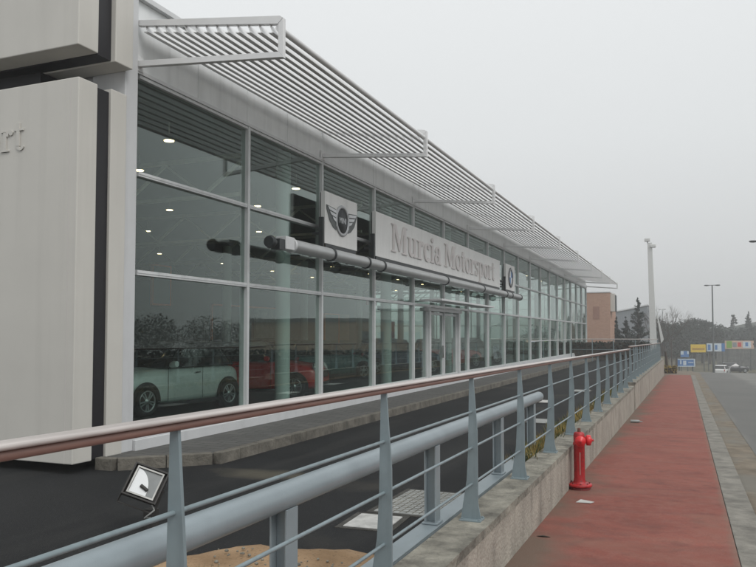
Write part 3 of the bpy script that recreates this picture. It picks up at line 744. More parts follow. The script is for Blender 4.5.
for sgn in (-1, 1):
    P = [(sgn*.32, ez+.215), (sgn*.79, ez+.25), (sgn*.775, ez+.16), (sgn*.64, ez-.06), (sgn*.45, ez-.20), (sgn*.30, ez-.24), (sgn*.32, ez-.1)]
    MB().prism(P, 'x', ex, ex+.011).build('wing_backing', M['lamp_grey'], wg)
root, c = sign_panel('name_sign', 'long white dealership name sign with raised serif letters', 16.85, 30.2)
mb = MB(); w = sum(G[ch][0] for ch in 'Murcia Motorsport'); size = .53
serif(mb, 'Murcia Motorsport', (.001, -(30.2-16.85)/2+1.0, .22), (0,1,0), size, .022, width=(11.35/(w*size))); serif(mb, 'Murcia Motorsport', (.001, -(30.2-16.85)/2+1.035, .222), (0,1,0), size, .0275, width=(11.35/(w*size))); mb.build('lettering', M['letter'], root)
root, c = sign_panel('emblem_sign', 'small white sign panel with blue and white round emblem', 31.35, 33.1)
o = MB().lathe([(.43,0),(.44,.012),(.43,.026),(.30,.026),(.298,.012)], (ex,0,.56), 40, MY).build('emblem_ring', mat('navy', (.012,.014,.02), .3), root)
for q, mname in enumerate(('blue','white','blue','white')):
    P = [(0,.56)] + [(.297*math.cos(R(90*q+a)), .56+.297*math.sin(R(90*q+a))) for a in range(0, 91, 10)]
    MB().prism(P, 'x', ex, ex+.014).build('emblem_quarter', mat('emblem_'+mname, (.02,.16,.42) if mname == 'blue' else (.7,.7,.7), .35), root)
for ch, a in (('B',125),('M',90),('W',55)):
    mw = Matrix.Translation((ex+.028,-.365*math.cos(R(a))*-1 if 0 else .365*math.cos(R(a)),.56+.365*math.sin(R(a)))) @ Matrix.Rotation(PI/2,4,'Z') @ Matrix.Rotation(PI/2,4,'X') @ Matrix.Rotation(R(a-90),4,'Z')
    sans(ch, .13, .003, MATS['emblem_white'], 'emblem_letter', root, mw)
# pipe under the signs
PXX, PZ = -6.80, 3.33
root = thing('service_pipe', 'thick round grey pipe with dark clamps running under the sign panels', 'pipe', (PXX,12.3,PZ))
pl = lambda y, dx=0, dz=0: (dx, y-12.3, dz)
MB().tube([pl(12.25),pl(12.3),pl(33.4)], .125, 28).build('pipe_run', M['pipe'], root)
MB().lathe([(.135,0),(.145,.02),(.14,.06),(.118,.10),(.116,.13)], pl(12.22), 24, Matrix.Rotation(-PI/2,4,'X')).build('pipe_socket', M['alu'], root)
MB().box(-.11,-.42,-.11,.11,-.09,.13).build('end_housing', M['alu'], root, bevel=.012)
mb = MB(); mb.box(-.09,-.62,-.13,.09,-.421,.06); mb.tube([(0,-.72,-.02),(0,-.80,-.02),(0,-.86,-.02)], [.09,.12,.10], 18); mb.tube([(0,-.62,-.02),(0,-.72,-.02)], .06, 12)
mb.build('valve', M['dark_metal'], root)
for y in (13.95,15.8,16.75,22.0,26.5,30.3,31.3,33.2):
    mb = MB(); mb.lathe([(.137,-.035),(.147,-.03),(.147,.03),(.137,.035)], pl(y), 24, Matrix.Rotation(-PI/2,4,'X')); mb.box(-.5,y-12.3-.02,-.03,-.12,y-12.3+.02,.03)
    mb.build('clamp', M['dark_metal'], root)

# ------------------------------------------------------------------ cars
def car_paint(name, c): return mat(name, c, .28, .0, vary=.02, coat=.8)
def loft(mb, rings, smooth=True):
    n = len(rings[0]); vs = [p for r in rings for p in r]
    fs = [(i*n+k, i*n+(k+1)%n, (i+1)*n+(k+1)%n, (i+1)*n+k) for i in range(len(rings)-1) for k in range(n)]
    mb.add(vs, fs, smooth); mb.add(rings[0], [tuple(range(n))], smooth); mb.add(rings[-1], [tuple(reversed(range(n)))], smooth)
def make_car(paint, roofm, label, loc, rz, group='hatchback cars inside the showroom', L=1.0, simple=False):
    root = thing('hatchback_car', label, 'car', loc, rz, group)
    st = [(1.83,.58,.34,.60),(1.79,.68,.28,.70),(1.70,.76,.22,.77),(1.45,.815,.19,.85),(1.0,.835,.18,.915),(.55,.84,.18,.945),(-.3,.845,.18,.955),(-1.0,.85,.18,.965),(-1.4,.835,.19,.95),(-1.62,.79,.22,.92),(-1.74,.72,.27,.86),(-1.79,.62,.34,.74)]
    rings = []
    for x, w, zb, zt in st:
        h = zt-zb; half = [(0,zb),(w*.8,zb),(w*.95,zb+.05),(w,zb+.2*h),(w*1.0,zb+.5*h),(w*.985,zb+.72*h),(w*.95,zb+.88*h),(w*.84,zt-.02),(w*.5,zt+.01),(0,zt+.02)]
        rings.append([(x*L,y,z) for y, z in half] + [(x*L,-y,z) for y, z in reversed(half[1:-1])])
    mb = MB(); loft(mb, rings); body = mb.build('body', paint, root)
    b = body.modifiers.new('s', 'SUBSURF'); b.levels = 1; b.render_levels = 1
    def gh(z0, z1, xb0, xf0, w0, xb1, xf1, w1, bulge=0):
        def outl(xb, xf, w, z):
            P = [(xf,.0),(xf-.02,w*.6),(xf-.12,w*.93),(xf-.35,w),(xb+.35,w),(xb+.12,w*.95),(xb+.02,w*.7),(xb,0)]
            return [(x*L,y,z) for x, y in P] + [(x*L,-y,z) for x, y in reversed(P[1:-1])]
        return outl(xb0,xf0,w0,z0), outl(xb1,xf1,w1,z1)
    a, b_ = gh(.93,1.33,-1.66,.80,.79,-1.46,.28,.66); mb = MB(); loft(mb, [a, b_]); mb.build('greenhouse', M['car_glass'], root)
    a, b_ = gh(1.325,1.40,-1.52,.34,.68,-1.44,.24,.60); c_, d_ = gh(1.40,1.425,-1.44,.24,.60,-1.1,.0,.35); mb = MB(); loft(mb, [a, b_, d_]); mb.build('roof', roofm, root)
    for sx, sy in ((1.21,1),(1.21,-1),(-1.25,1),(-1.25,-1)):
        mb = MB(); mr = Matrix.Rotation(PI/2*-sy,4,'X')
        arch = MB(); P = [(.375*math.cos(R(t)), .375*math.sin(R(t))) for t in range(-14, 195, 11)] + [(.30*math.cos(R(t)), .30*math.sin(R(t))) for t in range(194, -16, -11)]
        n = len(P); arch.add([(sx*L+p[0], sy*.848, .30+p[1]) for p in P] + [(sx*L+p[0], sy*.865, .30+p[1]) for p in P], [(i, (i+1)%n, n+(i+1)%n, n+i) for i in range(n)] + [(n+i, n+i+1, n+n-2-i, n+n-1-i) for i in range(n//2-1)])
        mm = Matrix.Rotation(-sy*PI/2,4,'X')
        arch.lathe([(.33,.845),(.33,.852),(.001,.853)], (sx*L,0,.30), 22, mm)
        arch.build('wheel_arch', M['black_trim'], root)
        ty = MB(); ty.lathe([(.20,.70),(.285,.70),(.30,.72),(.30,.865),(.285,.885),(.20,.885),(.195,.87)], (sx*L,0,.30), 26, mm); wh = ty.build('wheel', M['rubber'], root)
        rm = MB(); rm.lathe([(.205,.86),(.21,.889),(.20,.892),(.185,.88),(.185,.865)], (sx*L,0,.30), 26, mm)
        for k in range(5):
            a = 2*PI*k/5+.3; ca, sa = math.cos(a), math.sin(a)
            for off in (-.035,.035):
                p0 = Vector((.05*ca-off*.4*sa,.05*sa+off*.4*ca,.882)); p1 = Vector((.195*ca-off*sa,.195*sa+off*ca,.876))
                q0, q1 = mm @ p0 + Vector((sx*L,0,.30)), mm @ p1 + Vector((sx*L,0,.30)); rm.bar(q0, q1, .03, .018, (0,1,0))
        rm.lathe([(.065,.875),(.06,.895),(.001,.897)], (sx*L,0,.30), 16, mm)
        rm.build('rim', M['rim'], wh)
    for sy in (1, -1):
        mm = Matrix.Translation((1.60*L,sy*.60,.70)) @ Matrix.Rotation(R(62),4,'Y') @ Matrix.Rotation(0,4,'X')
        MB().lathe([(.125,.10),(.13,.14),(.115,.155),(.07,.17),(.001,.175)], (0,0,0), 20, mm).build('headlight', M['lamp_lens'], root)
        MB().lathe([(.135,.13),(.14,.145),(.127,.152)], (0,0,0), 20, mm).build('headlight_ring', M['chrome'], root)
        MB().box(-1.80*L,sy*.60-.06,.62,-1.70*L,sy*.60+.06,.86).build('taillight', M['tail'], root, bevel=.02)
        mb = MB(); mb.tube([(.52*L,sy*.82,.98),(.52*L,sy*.90,1.0),(.52*L,sy*.99,1.01)], [.05,.075,.06], 12); mb.build('mirror', paint, root)
        MB().box(-.33*L,sy*.838,.80,-.18*L,sy*.862,.825).build('door_handle', M['chrome'], root, bevel=.006)
        mb = MB(); mb.box(-.42*L,sy*.842,.26,-.412*L,sy*.8465,.93); mb.box(.60*L,sy*.838,.26,.608*L,sy*.8435,.92); mb.build('door_seam', M['black_trim'], root)
        mb = MB(); mb.box(-.95*L,sy*.835,.16,.9*L,sy*.858,.24); mb.build('side_sill', M['black_trim'], root, bevel=.01)
    mb = MB(); mb.box(1.795*L,-.36,.50,1.85*L,.36,.70); mb.build('grille', M['chrome'], root, bevel=.03)
    mb = MB(); mb.box(1.74*L,-.58,.24,1.84*L,.58,.40); mb.build('lower_grille', M['black_trim'], root, bevel=.03)
    mb = MB(); mb.box(-1.83*L,-.58,.24,-1.72*L,.58,.42); mb.build('rear_bumper', M['black_trim'], root, bevel=.03)
    return root
mint = car_paint('mint_paint', (.60,.66,.64)); redp = car_paint('red_car_paint', (.58,.014,.014)); blackp = car_paint('black_car_paint', (.012,.013,.015))
bluep = car_paint('blue_car_paint', (.02,.06,.16)); silverp = car_paint('silver_car_paint', (.32,.34,.35)); tealp = car_paint('teal_car_paint', (.06,.20,.20)); creamp = car_paint('cream_car_paint', (.5,.48,.4))
make_car(mint, M['black_trim'], 'mint green hatchback with black roof behind the first windows', (-10.48,13.12,.05), R(-96))
make_car(redp, M['chrome'] if 0 else silverp, 'dark red hatchback seen side on behind the second window', (-10.5,17.12,.05), R(15))
specs = [
 (tealp, tealp, 'teal hatchback parked behind the third window bay', (-12.0,24.0,.05), R(70)),
 (bluep, silverp, 'dark blue hatchback with silver roof facing the entrance door', (-11.2,29.5,.05), R(40)),
 (blackp, blackp, 'all black hatchback at the back of the hall behind the mint car', (-17.5,17.5,.05), R(-80)),
 (creamp, blackp, 'cream hatchback with black roof at the back of the hall', (-17.2,24.5,.05), R(-75)),
 (redp, blackp, 'red hatchback with black roof just past the entrance door', (-10.8,35.0,.05), R(60)),
 (silverp, silverp, 'silver hatchback inside the tall bays past the blue emblem', (-11.2,41.0,.05), R(50)),
 (tealp, blackp, 'teal hatchback with black roof deep inside the tall far bays', (-13,48.0,.05), R(60)),
 (blackp, silverp, 'black hatchback with silver roof deep in the middle of the hall', (-18,33,.05), R(-70)),
 (mint, blackp, 'mint hatchback with black roof in the second row behind the teal one', (-15.6,27.5,.05), R(75)),
 (redp, silverp, 'red hatchback with silver roof in the second row of the hall', (-15.0,21.0,.05), R(20)),
 (silverp, blackp, 'silver hatchback with black roof in the second row past the door', (-15.2,38.5,.05), R(65)),
]
for p, rf, lab, loc, rz in specs:
    make_car(p, rf, lab, loc, rz)

# ------------------------------------------------------------------ vegetation
def leaf(mb, c, s, rnd):
    a = Vector((rnd.uniform(-1,1),rnd.uniform(-1,1),rnd.uniform(-1,1))).normalized(); b = a.orthogonal().normalized(); d = a.cross(b)
    t = rnd.uniform(0, 6.28); u = b*math.cos(t)+d*math.sin(t); v = a.cross(u)
    mb.add([c-u*s, c+v*s*.45, c+u*s, c-v*s*.45], [(0,1,2,3)])
def conifer(label, px, d, h, w, seed, group='conifers beyond the showroom', base=None):
    rnd = random.Random(seed); x, y = at(px, d); zb = az(y) if base is None else base
    root = thing('conifer_tree', label, 'tree', (x,y,zb), 0, group)
    MB().tube([(0,0,-.2),(.03,0,h*.5),(0,.02,h*.96)], [.16,.09,.02], 8).build('trunk', M['bark'], root)
    mb = MB(); n = int(1700*min(1.6, h/7))
    for i in range(int(h*13)):
        t = rnd.random()**.8; z = h*(.10+.90*t); rad = w*(1-t)**.9*1.15*(.55+.45*rnd.random())*(1+.5*noise.noise(Vector((seed, z*1.1, 0)))); a = rnd.uniform(0, 2*PI)
        tip = Vector((math.cos(a)*rad, math.sin(a)*rad, z+rad*.45)); base_ = Vector((0,0,z-rad*.1))
        mb.tube([base_, tip], [.025,.008], 4, cap=False)
        for k in range(52):
            f = rnd.random()**.6; p = base_.lerp(tip, f); s = .16*(.5+rnd.random())
            q_ = .25+.9*(1-t); p += Vector((rnd.gauss(0,.11),rnd.gauss(0,.11),rnd.gauss(0,.11)))*q_; leaf(mb, p, s*q_*.9, rnd)
    mb.build('crown', M['leaf_dark'], root, recalc=False); return root
def broad(label, px, d, h, w, seed, m=None, group='trees before the hill', crown0=.25, nb=34, zb=None, nl=90, ls=.17):
    rnd = random.Random(seed); x, y = at(px, d); zb = -3.4 if zb is None else zb
    root = thing('broad_tree', label, 'tree', (x,y,zb), 0, group)
    tr = MB(); tr.tube([(0,0,-.3),(.05,.05,h*.35),(.0,0,h*.7)], [w*.07+.06,w*.05+.04,.04], 8)
    mb = MB()
    for i in range(nb):
        a = rnd.uniform(0,2*PI); e = rnd.uniform(crown0, 1); rr = w*math.sqrt(max(0, 1-((e-crown0-.3*(1-crown0))/(.75*(1-crown0)))**2))*rnd.uniform(.35,1)
        c = Vector((math.cos(a)*rr, math.sin(a)*rr, h*e*.94)); tr.tube([(0,0,h*min(e*.7,.65)), c], [.05,.015], 4, cap=False)
        s = w*rnd.uniform(.22,.42)
        for k in range(nl):
            v = Vector((rnd.gauss(0,1),rnd.gauss(0,1),rnd.gauss(0,.75))); v = v.normalized()*rnd.random()**.5*s
            leaf(mb, c+v, ls*(.5+rnd.random()), rnd)
    tr.build('trunk', M['bark'], root, recalc=False); mb.build('crown', m or M['leaf_mid'], root, recalc=False); return root
conifer('dark conifer rising just behind the brick block', 607.0, 92, 8.4, 1.3, 1)
conifer('shorter dark conifer in front of the grey clad building', 625.5, 84, 5.3, 1.1, 2)
conifer('tallest dark conifer, pointed, beside the white mast', 638.0, 84, 7.5, 1.75, 3)
conifer('small dark conifer hugging the side of the brick block', 616.5, 82, 5.0, 1.0, 4)
rnd = random.Random(5)
BT = [(664,120,7.3,2.6),(676,128,7.0,2.7),(686,135,7.7,3.0),(694,140,8.2,2.8),(702,142,8.0,3.0),(709,138,7.9,2.6)]
for i, (px, d, h, w) in enumerate(BT):
    broad(['dark bushy tree close behind the bare twiggy trees','low round tree second along from the mast','round grey green tree above the yellow board','taller rounded tree in the middle of the hazy row','wide crowned tree beside the street lamp pole','hazy tree right behind the double headed street lamp'][i].replace('right behind','directly behind'), px, d, h, w, 20+i)
broad('lone small round tree on the skyline of the hill', 733.5, 160, 4.8, .62, 40, crown0=.5, zb=1.4, ls=.13, nb=16, nl=110)
conifer('tall pointed tree on the skyline near the hill edge', 748.5, 160, 5.8, 1.3, 41, group='trees on the skyline', base=1.0)
# bare trees
def bare(label, px, d, h, seed):
    rnd = random.Random(seed); x, y = at(px, d); root = thing('bare_tree', label, 'tree', (x,y,-3), 0, 'bare trees by the mast'); tr = MB(); tw = MB()
    tr.tube([(0,0,0),(0,0,h*.45)], [.12,.08], 6)
    def br(p, dr, L, r, dep):
        q = p + dr*L; (tr if dep > 2 else tw).tube([p, q], [r, r*.6], 4, cap=False)
        if dep <= 0: return
        for k in range(3):
            nd = (dr + Vector((rnd.gauss(0,.33),rnd.gauss(0,.33),rnd.gauss(.12,.2)))).normalized(); br(p+dr*L*rnd.uniform(.5,1), nd, L*rnd.uniform(.6,.85), r*.6, dep-1)
    for k in range(5): br(Vector((0,0,h*rnd.uniform(.25,.45))), Vector((rnd.gauss(0,.35),rnd.gauss(0,.35),1)).normalized(), h*.24, .05, 4)
    tr.build('trunk', M['bark'], root, recalc=False); tw.build('crown', M['bark'], root, recalc=False)
bare('bare leafless tree just past the white mast', 662, 95, 8.2, 1); bare('bare leafless tree in front of the bushy row', 671, 100, 8.4, 2)
# hedge behind the end railing
def hedge(name, label, x0, x1, y, z0, h, t, seed, m, n=2600, ls=.09, cat='hedge'):
    rnd = random.Random(seed); root = thing(name, label, cat, ((x0+x1)/2,y,z0)); mb = MB(); w = (x1-x0)/2
    core = MB().box(-w*.97,-t*.35,0,w*.97,t*.35,h*.85); core.build('stems', M['bark'], root)
    for i in range(n):
        xx = rnd.uniform(-w,w); hh = h*(.86+.14*noise.noise(Vector((xx*1.3,seed,0)))); leaf(mb, Vector((xx, rnd.uniform(-t,t)*.5, hh*rnd.random()**.6)), ls*(.6+rnd.random()), rnd)
    mb.build('foliage', m, root, recalc=False); return root
hedge('hedge', 'dark clipped hedge behind the short crossing railing', -8.6, -2.2, 55.5, -.2, 1.55, 1.0, 4, M['leaf_dark'])
hedge('dry_shrub', 'yellow dry shrub at the end of the red path', -2.0, -.55, 60, -1.2, .62, .6, 6, M['leaf_dry'], 700, cat='shrub')
x, y = at(666.5, 58)
o = MB().tube([(0,0,0),(-.05,0,1.0),(-.12,0,1.75)], [.12,.10,.07], 8).build('tree_stump', M['bark']); o.location = (x,y,pz(y)-.1); tag(o, 'dark leaning trunk at the far end of the railing', 'stump')
# weeds along the wall back: stuff
rnd = random.Random(9)
def tuft(mb, x, y, z, h, n, sp):
    for i in range(n):
        a = rnd.uniform(0,2*PI); b = Vector((x+rnd.gauss(0,sp),y+rnd.gauss(0,sp),z)); t = b+Vector((math.cos(a)*h*.5,math.sin(a)*h*.5,h*rnd.uniform(.5,1.1))); s = Vector((-math.sin(a),math.cos(a),0))*h*.05
        mb.add([b-s, b+s, t], [(0,1,2)])
mb = MB(); mg = MB()
for i in range(230):
    y = rnd.uniform(8.3, 21) if i % 3 else rnd.uniform(8.3, 12)
    tuft(mb if rnd.random() < .6 else mg, -1.70+rnd.gauss(0,.04), y, .20-.0012*y-.0001*y*y, rnd.uniform(.10,.24), 20, .05)
o = mb.build('dry_weeds', M['leaf_dry'], recalc=False); tag(o, 'dry yellow weeds along the back of the low wall', 'weeds', kind='stuff')
o = mg.build('green_weeds', M['leaf_green'], recalc=False); tag(o, 'green weeds mixed in along the back of the low wall', 'weeds', kind='stuff')
mb = MB()
for i in range(60): tuft(mb, rnd.uniform(-3.6,-2.0), rnd.uniform(1.5,5.0), -.09, rnd.uniform(.02,.06), 14, .05)
o = mb.build('soil_weeds', M['leaf_green'], recalc=False); tag(o, 'tiny green weeds dotted over the sandy soil bed', 'weeds', kind='stuff')
pb = MB()
for i in range(420):
    px_, py_ = rnd.uniform(-3.5,-1.9), rnd.uniform(1.5,5.3); q_ = rnd.uniform(.006,.02)
    pb.lathe([(q_*.7,-q_*.4),(q_,0),(q_*.6,q_*.6),(.0005,q_*.7)], (px_,py_,-.085+rnd.uniform(-.01,.015)), 5)
o = pb.build('soil_pebbles', M['concrete_top'], recalc=False); tag(o, 'small pale pebbles scattered over the sandy soil bed', 'pebbles', kind='stuff')
sheet('weed_strip', [-1.95,-1.745], fr(-6,58,2), lambda x, y: .03-.004*y, M['g_soil'])
sheet('soil_strip', [-1.80,-1.605], fr(8.25,21.9,.5), lambda x, y: .225-.0012*y-.0001*y*y, M['g_soil'])
hb = MB().box(-1.83,8.25,-.2,-1.802,21.9,.19).build('edging_board', M['concrete']); tag(hb, 'thin concrete edging holding the weedy strip behind the low wall', 'edging')

# ------------------------------------------------------------------ far things
def building_simple(name, label, px0, px1, d, dep, zt, m, zb=-.3):
    xa, ya = at(px0, d); xb, yb = at(px1, d); y = (ya+yb)/2
    root = thing(name, label, 'building', ((xa+xb)/2, y, zb)); w = (xb-xa)/2
    return root, w
root, w = building_simple('brick_building', 'plain reddish brick block past the end of the showroom', 560, 611, 78, 8, 6.0, M['brick'])
MB().box(-w,0,-.5,w,7,6.35).build('wall', M['brick'], root)
MB().box(-w-.05,-.05,6.352,w+.05,7.05,6.45).build('coping', M['alu'], root)
MB().box(w+.002,.4,4.4,w+.46,2.2,6.25).build('wall_box', M['white_panel'], root, bevel=.02)
MB().box(w+.462,.5,4.4,w+.52,2.1,6.1).build('box_shutter', M['dark_metal'], root)
MB().box(w-1.7,-.02,3.6,w-1.05,-.002,4.9).build('wall_plate', mat('brick_patch', (.30,.17,.13), .9), root)
root, w = building_simple('grey_building', 'grey clad building half hidden by the conifers', 600, 648, 120, 10, 6, M['grey_clad'])
MB().prism([(-w,-1.5),(w,-1.5),(w,6.6),(w*.1,5.9),(-w,5.2)], 'y', 0, 12).build('wall', M['grey_clad'], root)
MB().prism([(-w-.1,5.25),(w*.1,5.96),(w+.1,6.66),(w+.1,6.86),(w*.1,6.15),(-w-.1,5.45)], 'y', -.2, 12.2).build('roof', M['alu'], root)
# white mast
x, y = at(653.5, 76)
root = thing('sign_mast', 'tall white tapering mast with small lamps at its tip', 'mast', (x,y,-1.2))
mb = MB(); vs = []
for z, ww in ((0,.36),(3,.32),(7,.27),(12.3,.22)):
    off = -.25*(z/12.3); vs += [(-ww+off,-.12,z),(ww+off,-.12,z),(ww+off,.12,z),(-ww+off,.12,z)]
mb.add(vs, [(i*4+k, i*4+(k+1)%4, (i+1)*4+(k+1)%4, (i+1)*4+k) for i in range(3) for k in range(4)] + [(0,1,2,3),(12,13,14,15)])
mb.build('mast_body', M['mast_white'], root)
mb = MB(); mb.add([(.26,-.03,5.4),(.30,-.03,5.4),(.95,-.03,2.4),(.70,-.03,2.0),(.26,.03,5.4),(.30,.03,5.4),(.95,.03,2.4),(.70,.03,2.0)], [(0,1,2,3),(7,6,5,4),(0,4,5,1),(1,5,6,2),(2,6,7,3),(3,7,4,0)]); mb.build('mast_fin', M['mast_white'], root)
for dz, dx in ((12.75,-.45),(12.1,.1)):
    MB().box(dx-.3,-.3,dz-.32,dx+.25,.1,dz).build('mast_lamp', M['mast_white'], root, bevel=.05)
MB().box(-.52,-.05,12.28,-.40,.05,12.5).build('lamp_arm', M['mast_white'], root)
# street lamps
def street_lamp(label, px, d, zt, group='double headed street lamps', rz=0):
    x, y = at(px, d); zb = pz(y)-.1 if y < 118 else -3.6
    root = thing('street_lamp', label, 'street lamp', (x,y,zb), rz, group); h = zt-zb
    MB().tube([(0,0,0),(0,0,1.2),(0,0,1.25),(0,0,h)], [.11,.11,.08,.05], 10).build('pole', M['lamp_grey'], root)
    MB().bar((-.30,0,h), (.30,0,h), .06,.05).build('lamp_arm', M['lamp_grey'], root)
    for s in (-1, 1):
        mb = MB(); mb.lathe([(.001,-.10),(.14,-.07),(.18,0),(.14,.05),(.001,.07)], (0,0,0), 12, Matrix.Translation((s*.46,0,h)) @ Matrix.Diagonal((1.3,1,.75,1))); mb.build('lamp_head', M['lamp_grey'], root)
street_lamp('slender street lamp with two heads where the road drops away', 712.8, 68, 6.2)
street_lamp('street lamp of which only one arm tip shows over the road', 763.5, 40, 6.7, rz=YAW)
street_lamp('tiny T shaped lamp among the bare trees', 662.5, 150, 6.8)
# boards
def hoard(name, label, px0, px1, ytop, ybot, d, m, marks=(), zb=None, legs=True, cat='sign'):
    x0, y0 = at(px0, d); x1, y1 = at(px1, d); z1 = CAMZ+(335.5-ytop)*d/F; z0 = CAMZ+(335.5-ybot)*d/F
    w = math.hypot(x1-x0, y1-y0)/2*1.0; rz = YAW*.0 + math.atan2(SY, CY)*1.0
    gzb = min(z0-.3, gz((x0+x1)/2, y0)+.03)
    root = thing(name, label, cat, ((x0+x1)/2,(y0+y1)/2,gzb), rz); h = z1-z0; zz = z0-gzb
    w = (px1-px0)*d/F/2
    MB().box(-w,-.06,zz,w,.06,zz+h).build('board', m, root)
    mb = MB()
    for s in (-.8,.8): mb.box(s*w-.06,.061,0,s*w+.06,.16,zz+h*.8)
    mb.build('legs', M['lamp_grey'], root)
    for i, (a, b, c, e, mm) in enumerate(marks): MB().box(-w+2*w*a,-.075-.004*i,zz+h*b,-w+2*w*c,-.061,zz+h*e).build('printed_patch', mm, root)
    return root
hoard('yellow_hoarding', 'yellow roadside hoarding with darker band before the trees', 690.2, 705.0, 344.9, 352.8, 112, M['yellow_board'], [(.08,.3,.92,.55,M['yellow_dark'])])
hoard('blue_hoarding', 'pale blue and white hoarding beside the lamp pole', 706.2, 724.0, 343.8, 351.8, 112, M['pale_board'], [(.05,.15,.2,.85,M['blue_board']),(.45,.2,.58,.8,M['blue_board']),(.82,.0,1.0,1.0,M['blue_board'])])
hoard('peach_hoarding', 'long peach hoarding with green and red patches', 724.4, 753.0, 341.2, 349.3, 112, M['peach_board'], [(.05,.1,.24,.95,M['green_paint']),(.26,.2,.4,.8,M['grey_clad']),(.44,.25,.56,.8,M['red_paint']),(.62,.1,.9,.9,M['pale_board']),(.70,.3,.80,.8,M['blue_board'])])
hoard('blue_road_sign', 'low blue sign with white marks beyond the path end', 677.0, 694.0, 359.2, 367.0, 86, M['blue_board'], [(.0,.88,1,1.0,M['pale_board']),(.0,.0,1,.10,M['pale_board']),(.12,.3,.2,.8,M['pale_board']),(.3,.2,.48,.75,M['pale_board']),(.6,.48,.9,.58,M['pale_board']),(.93,.1,1,.88,M['pale_board'])])
hoard('small_blue_board', 'small blue and white board under the bushy trees', 680, 688, 351.5, 357.5, 108, M['blue_board'], [(.0,.4,.35,1,M['pale_board']),(.8,.5,1,1,M['pale_board'])])
# fence and kiosk at the right
x0, y0 = at(716, 116); x1, y1 = at(790, 116)
root = thing('board_fence', 'weathered grey vertical board fence below the peach hoarding', 'fence', (x0,y0,-3.7), YAW)
ln = math.hypot(x1-x0, y1-y0); mb = MB(); n = 60
for i in range(n): mb.box(ln*i/n+.01,-.02,0,ln*(i+1)/n-.01,.02,3.4+.12*math.sin(i*1.7))
mb.build('boards', M['fence_grey'], root)
mb = MB(); mb.box(0,.021,1,ln,.08,1.1); mb.box(0,.021,2.6,ln,.08,2.7); mb.build('fence_rail', M['fence_grey'], root)
x, y = at(768, 96)
root = thing('kiosk', 'grey kiosk with a flat overhanging roof at the road bend', 'kiosk', (x,y,-2.7), YAW)
MB().box(-.9,-.6,0,.9,1.6,3.05).build('wall', M['grey_clad'], root); MB().box(-1.1,-.8,3.052,1.1,1.8,3.25).build('roof', M['lamp_grey'], root); MB().box(-.4,-.63,.0,.4,-.602,2.1).build('door', M['dark_metal'], root)
x, y = at(721, 100)
make_car(car_paint('white_car_paint', (.62,.63,.62)), car_paint('white_car_paint', (.6,.6,.6)), 'white car driving away below the street lamp', (x,y,gz(x,y)+.06), R(78), None)
x, y = at(733, 108)
make_car(blackp, blackp, 'dark car waiting next to the board fence', (x,y,gz(x,y)+.06), R(20), None)
rnd_h = random.Random(12); hm_ = MB()  # unseen hedge, added only to put a dark band in the window reflections
for i in range(15000):
    yy = rnd_h.uniform(4, 88); hh = 1.55+.2*noise.noise(Vector((yy*.5,0,2)))
    leaf(hm_, Vector((8.9+rnd_h.uniform(-.45,.45), yy, pz(yy)+hh*rnd_h.random()**.6)), .10*(.6+rnd_h.random()), rnd_h)
hh_ = thing('hedge', 'unseen long dark hedge added along the other kerb to darken the glass reflection', 'hedge', (0,0,0))
hm_.build('foliage', M['leaf_dark'], hh_, recalc=False)
hs_ = MB()
for i in range(28): hs_.box(8.62, 4+3*i, pz(5.5+3*i)-.2, 9.18, 7.0+3*i, pz(5.5+3*i)+1.2)
hs_.build('stems', M['bark'], hh_)
# far wood and hills
rnd = random.Random(77)
def mound(name, x0, x1, y0, y1, h, seed, m):
    xs = fr(x0,x1,(x1-x0)/34); ys = fr(y0,y1,(y1-y0)/16)
    def fz(x, y):
        u = (x-x0)/(x1-x0); v = (y-y0)/(y1-y0); e = max(0, math.sin(PI*u))**.55*max(0, math.sin(PI*v))**.8
        return -4.3 + (h+4.3)*e*(1+.12*noise.noise(Vector((x*.03,y*.03,seed))))
    return sheet(name, xs, ys, fz, m)
mound('hill', -6, 120, 165, 330, 8.4, 1, M['g_hill'])
mound('hill_wooded', -75, 24, 200, 330, 3.2, 2, M['g_hill'])
def wood(name, label, pts, n, m, ls):
    mb = MB()
    for (x, y, z, rx, ry, rz_) in pts:
        for k in range(n):
            v = Vector((rnd.gauss(0,1),rnd.gauss(0,1),rnd.gauss(0,1))).normalized()*rnd.random()**.33
            leaf(mb, Vector((x+v.x*rx,y+v.y*ry,max(z-3,z+v.z*rz_))), ls*(.5+rnd.random()), rnd)
    o = mb.build(name, m, recalc=False); tag(o, label, 'woodland', kind='stuff')
pts = []
for i in range(80):
    px = 652+rnd.uniform(0,128); d = rnd.uniform(155,190); x, y = at(px, d); pts.append((x,y,-.2+rnd.uniform(-.5,1.6)-(.3 if px > 712 else 0),3.2,3,3.0))
wood('distant_wood', 'hazy scrub and woodland filling the ground below the hill', pts, 240, M['leaf_mid'], .5)
pts = []  # invented tree line out of view, there for the glass to reflect
for i in range(40):
    y = 60+i*6+rnd.uniform(-3,3); x = 66+rnd.uniform(0,9); pts.append((x,y,1.0+rnd.uniform(-1.4,1.6),4.5,5,3.4))
wood('invented_wood', 'unseen dark line of trees invented across the road for the glass reflection', pts, 1500, M['leaf_mid'], .20)
root = thing('warehouse', 'unseen long beige warehouse invented across the road for the glass reflection', 'building', (44,128,-1.8))  # made-up building out of view, there to be mirrored in the windows
MB().box(-10,-18,-2,10,16,5.6).build('wall', M['beige_wall'], root); MB().box(-10.2,-18.2,5.602,10.2,16.2,6.2).build('roof', M['lamp_grey'], root)
mb = MB()
for k in range(5): MB().box(-10.03,-16+6.5*k,2.0,-10.002,-13+6.5*k,4).build('window', M['dark_metal'], root)
root = thing('white_warehouse', 'long pale warehouse far across the road, mirrored in the glass', 'building', (44,215,-2))
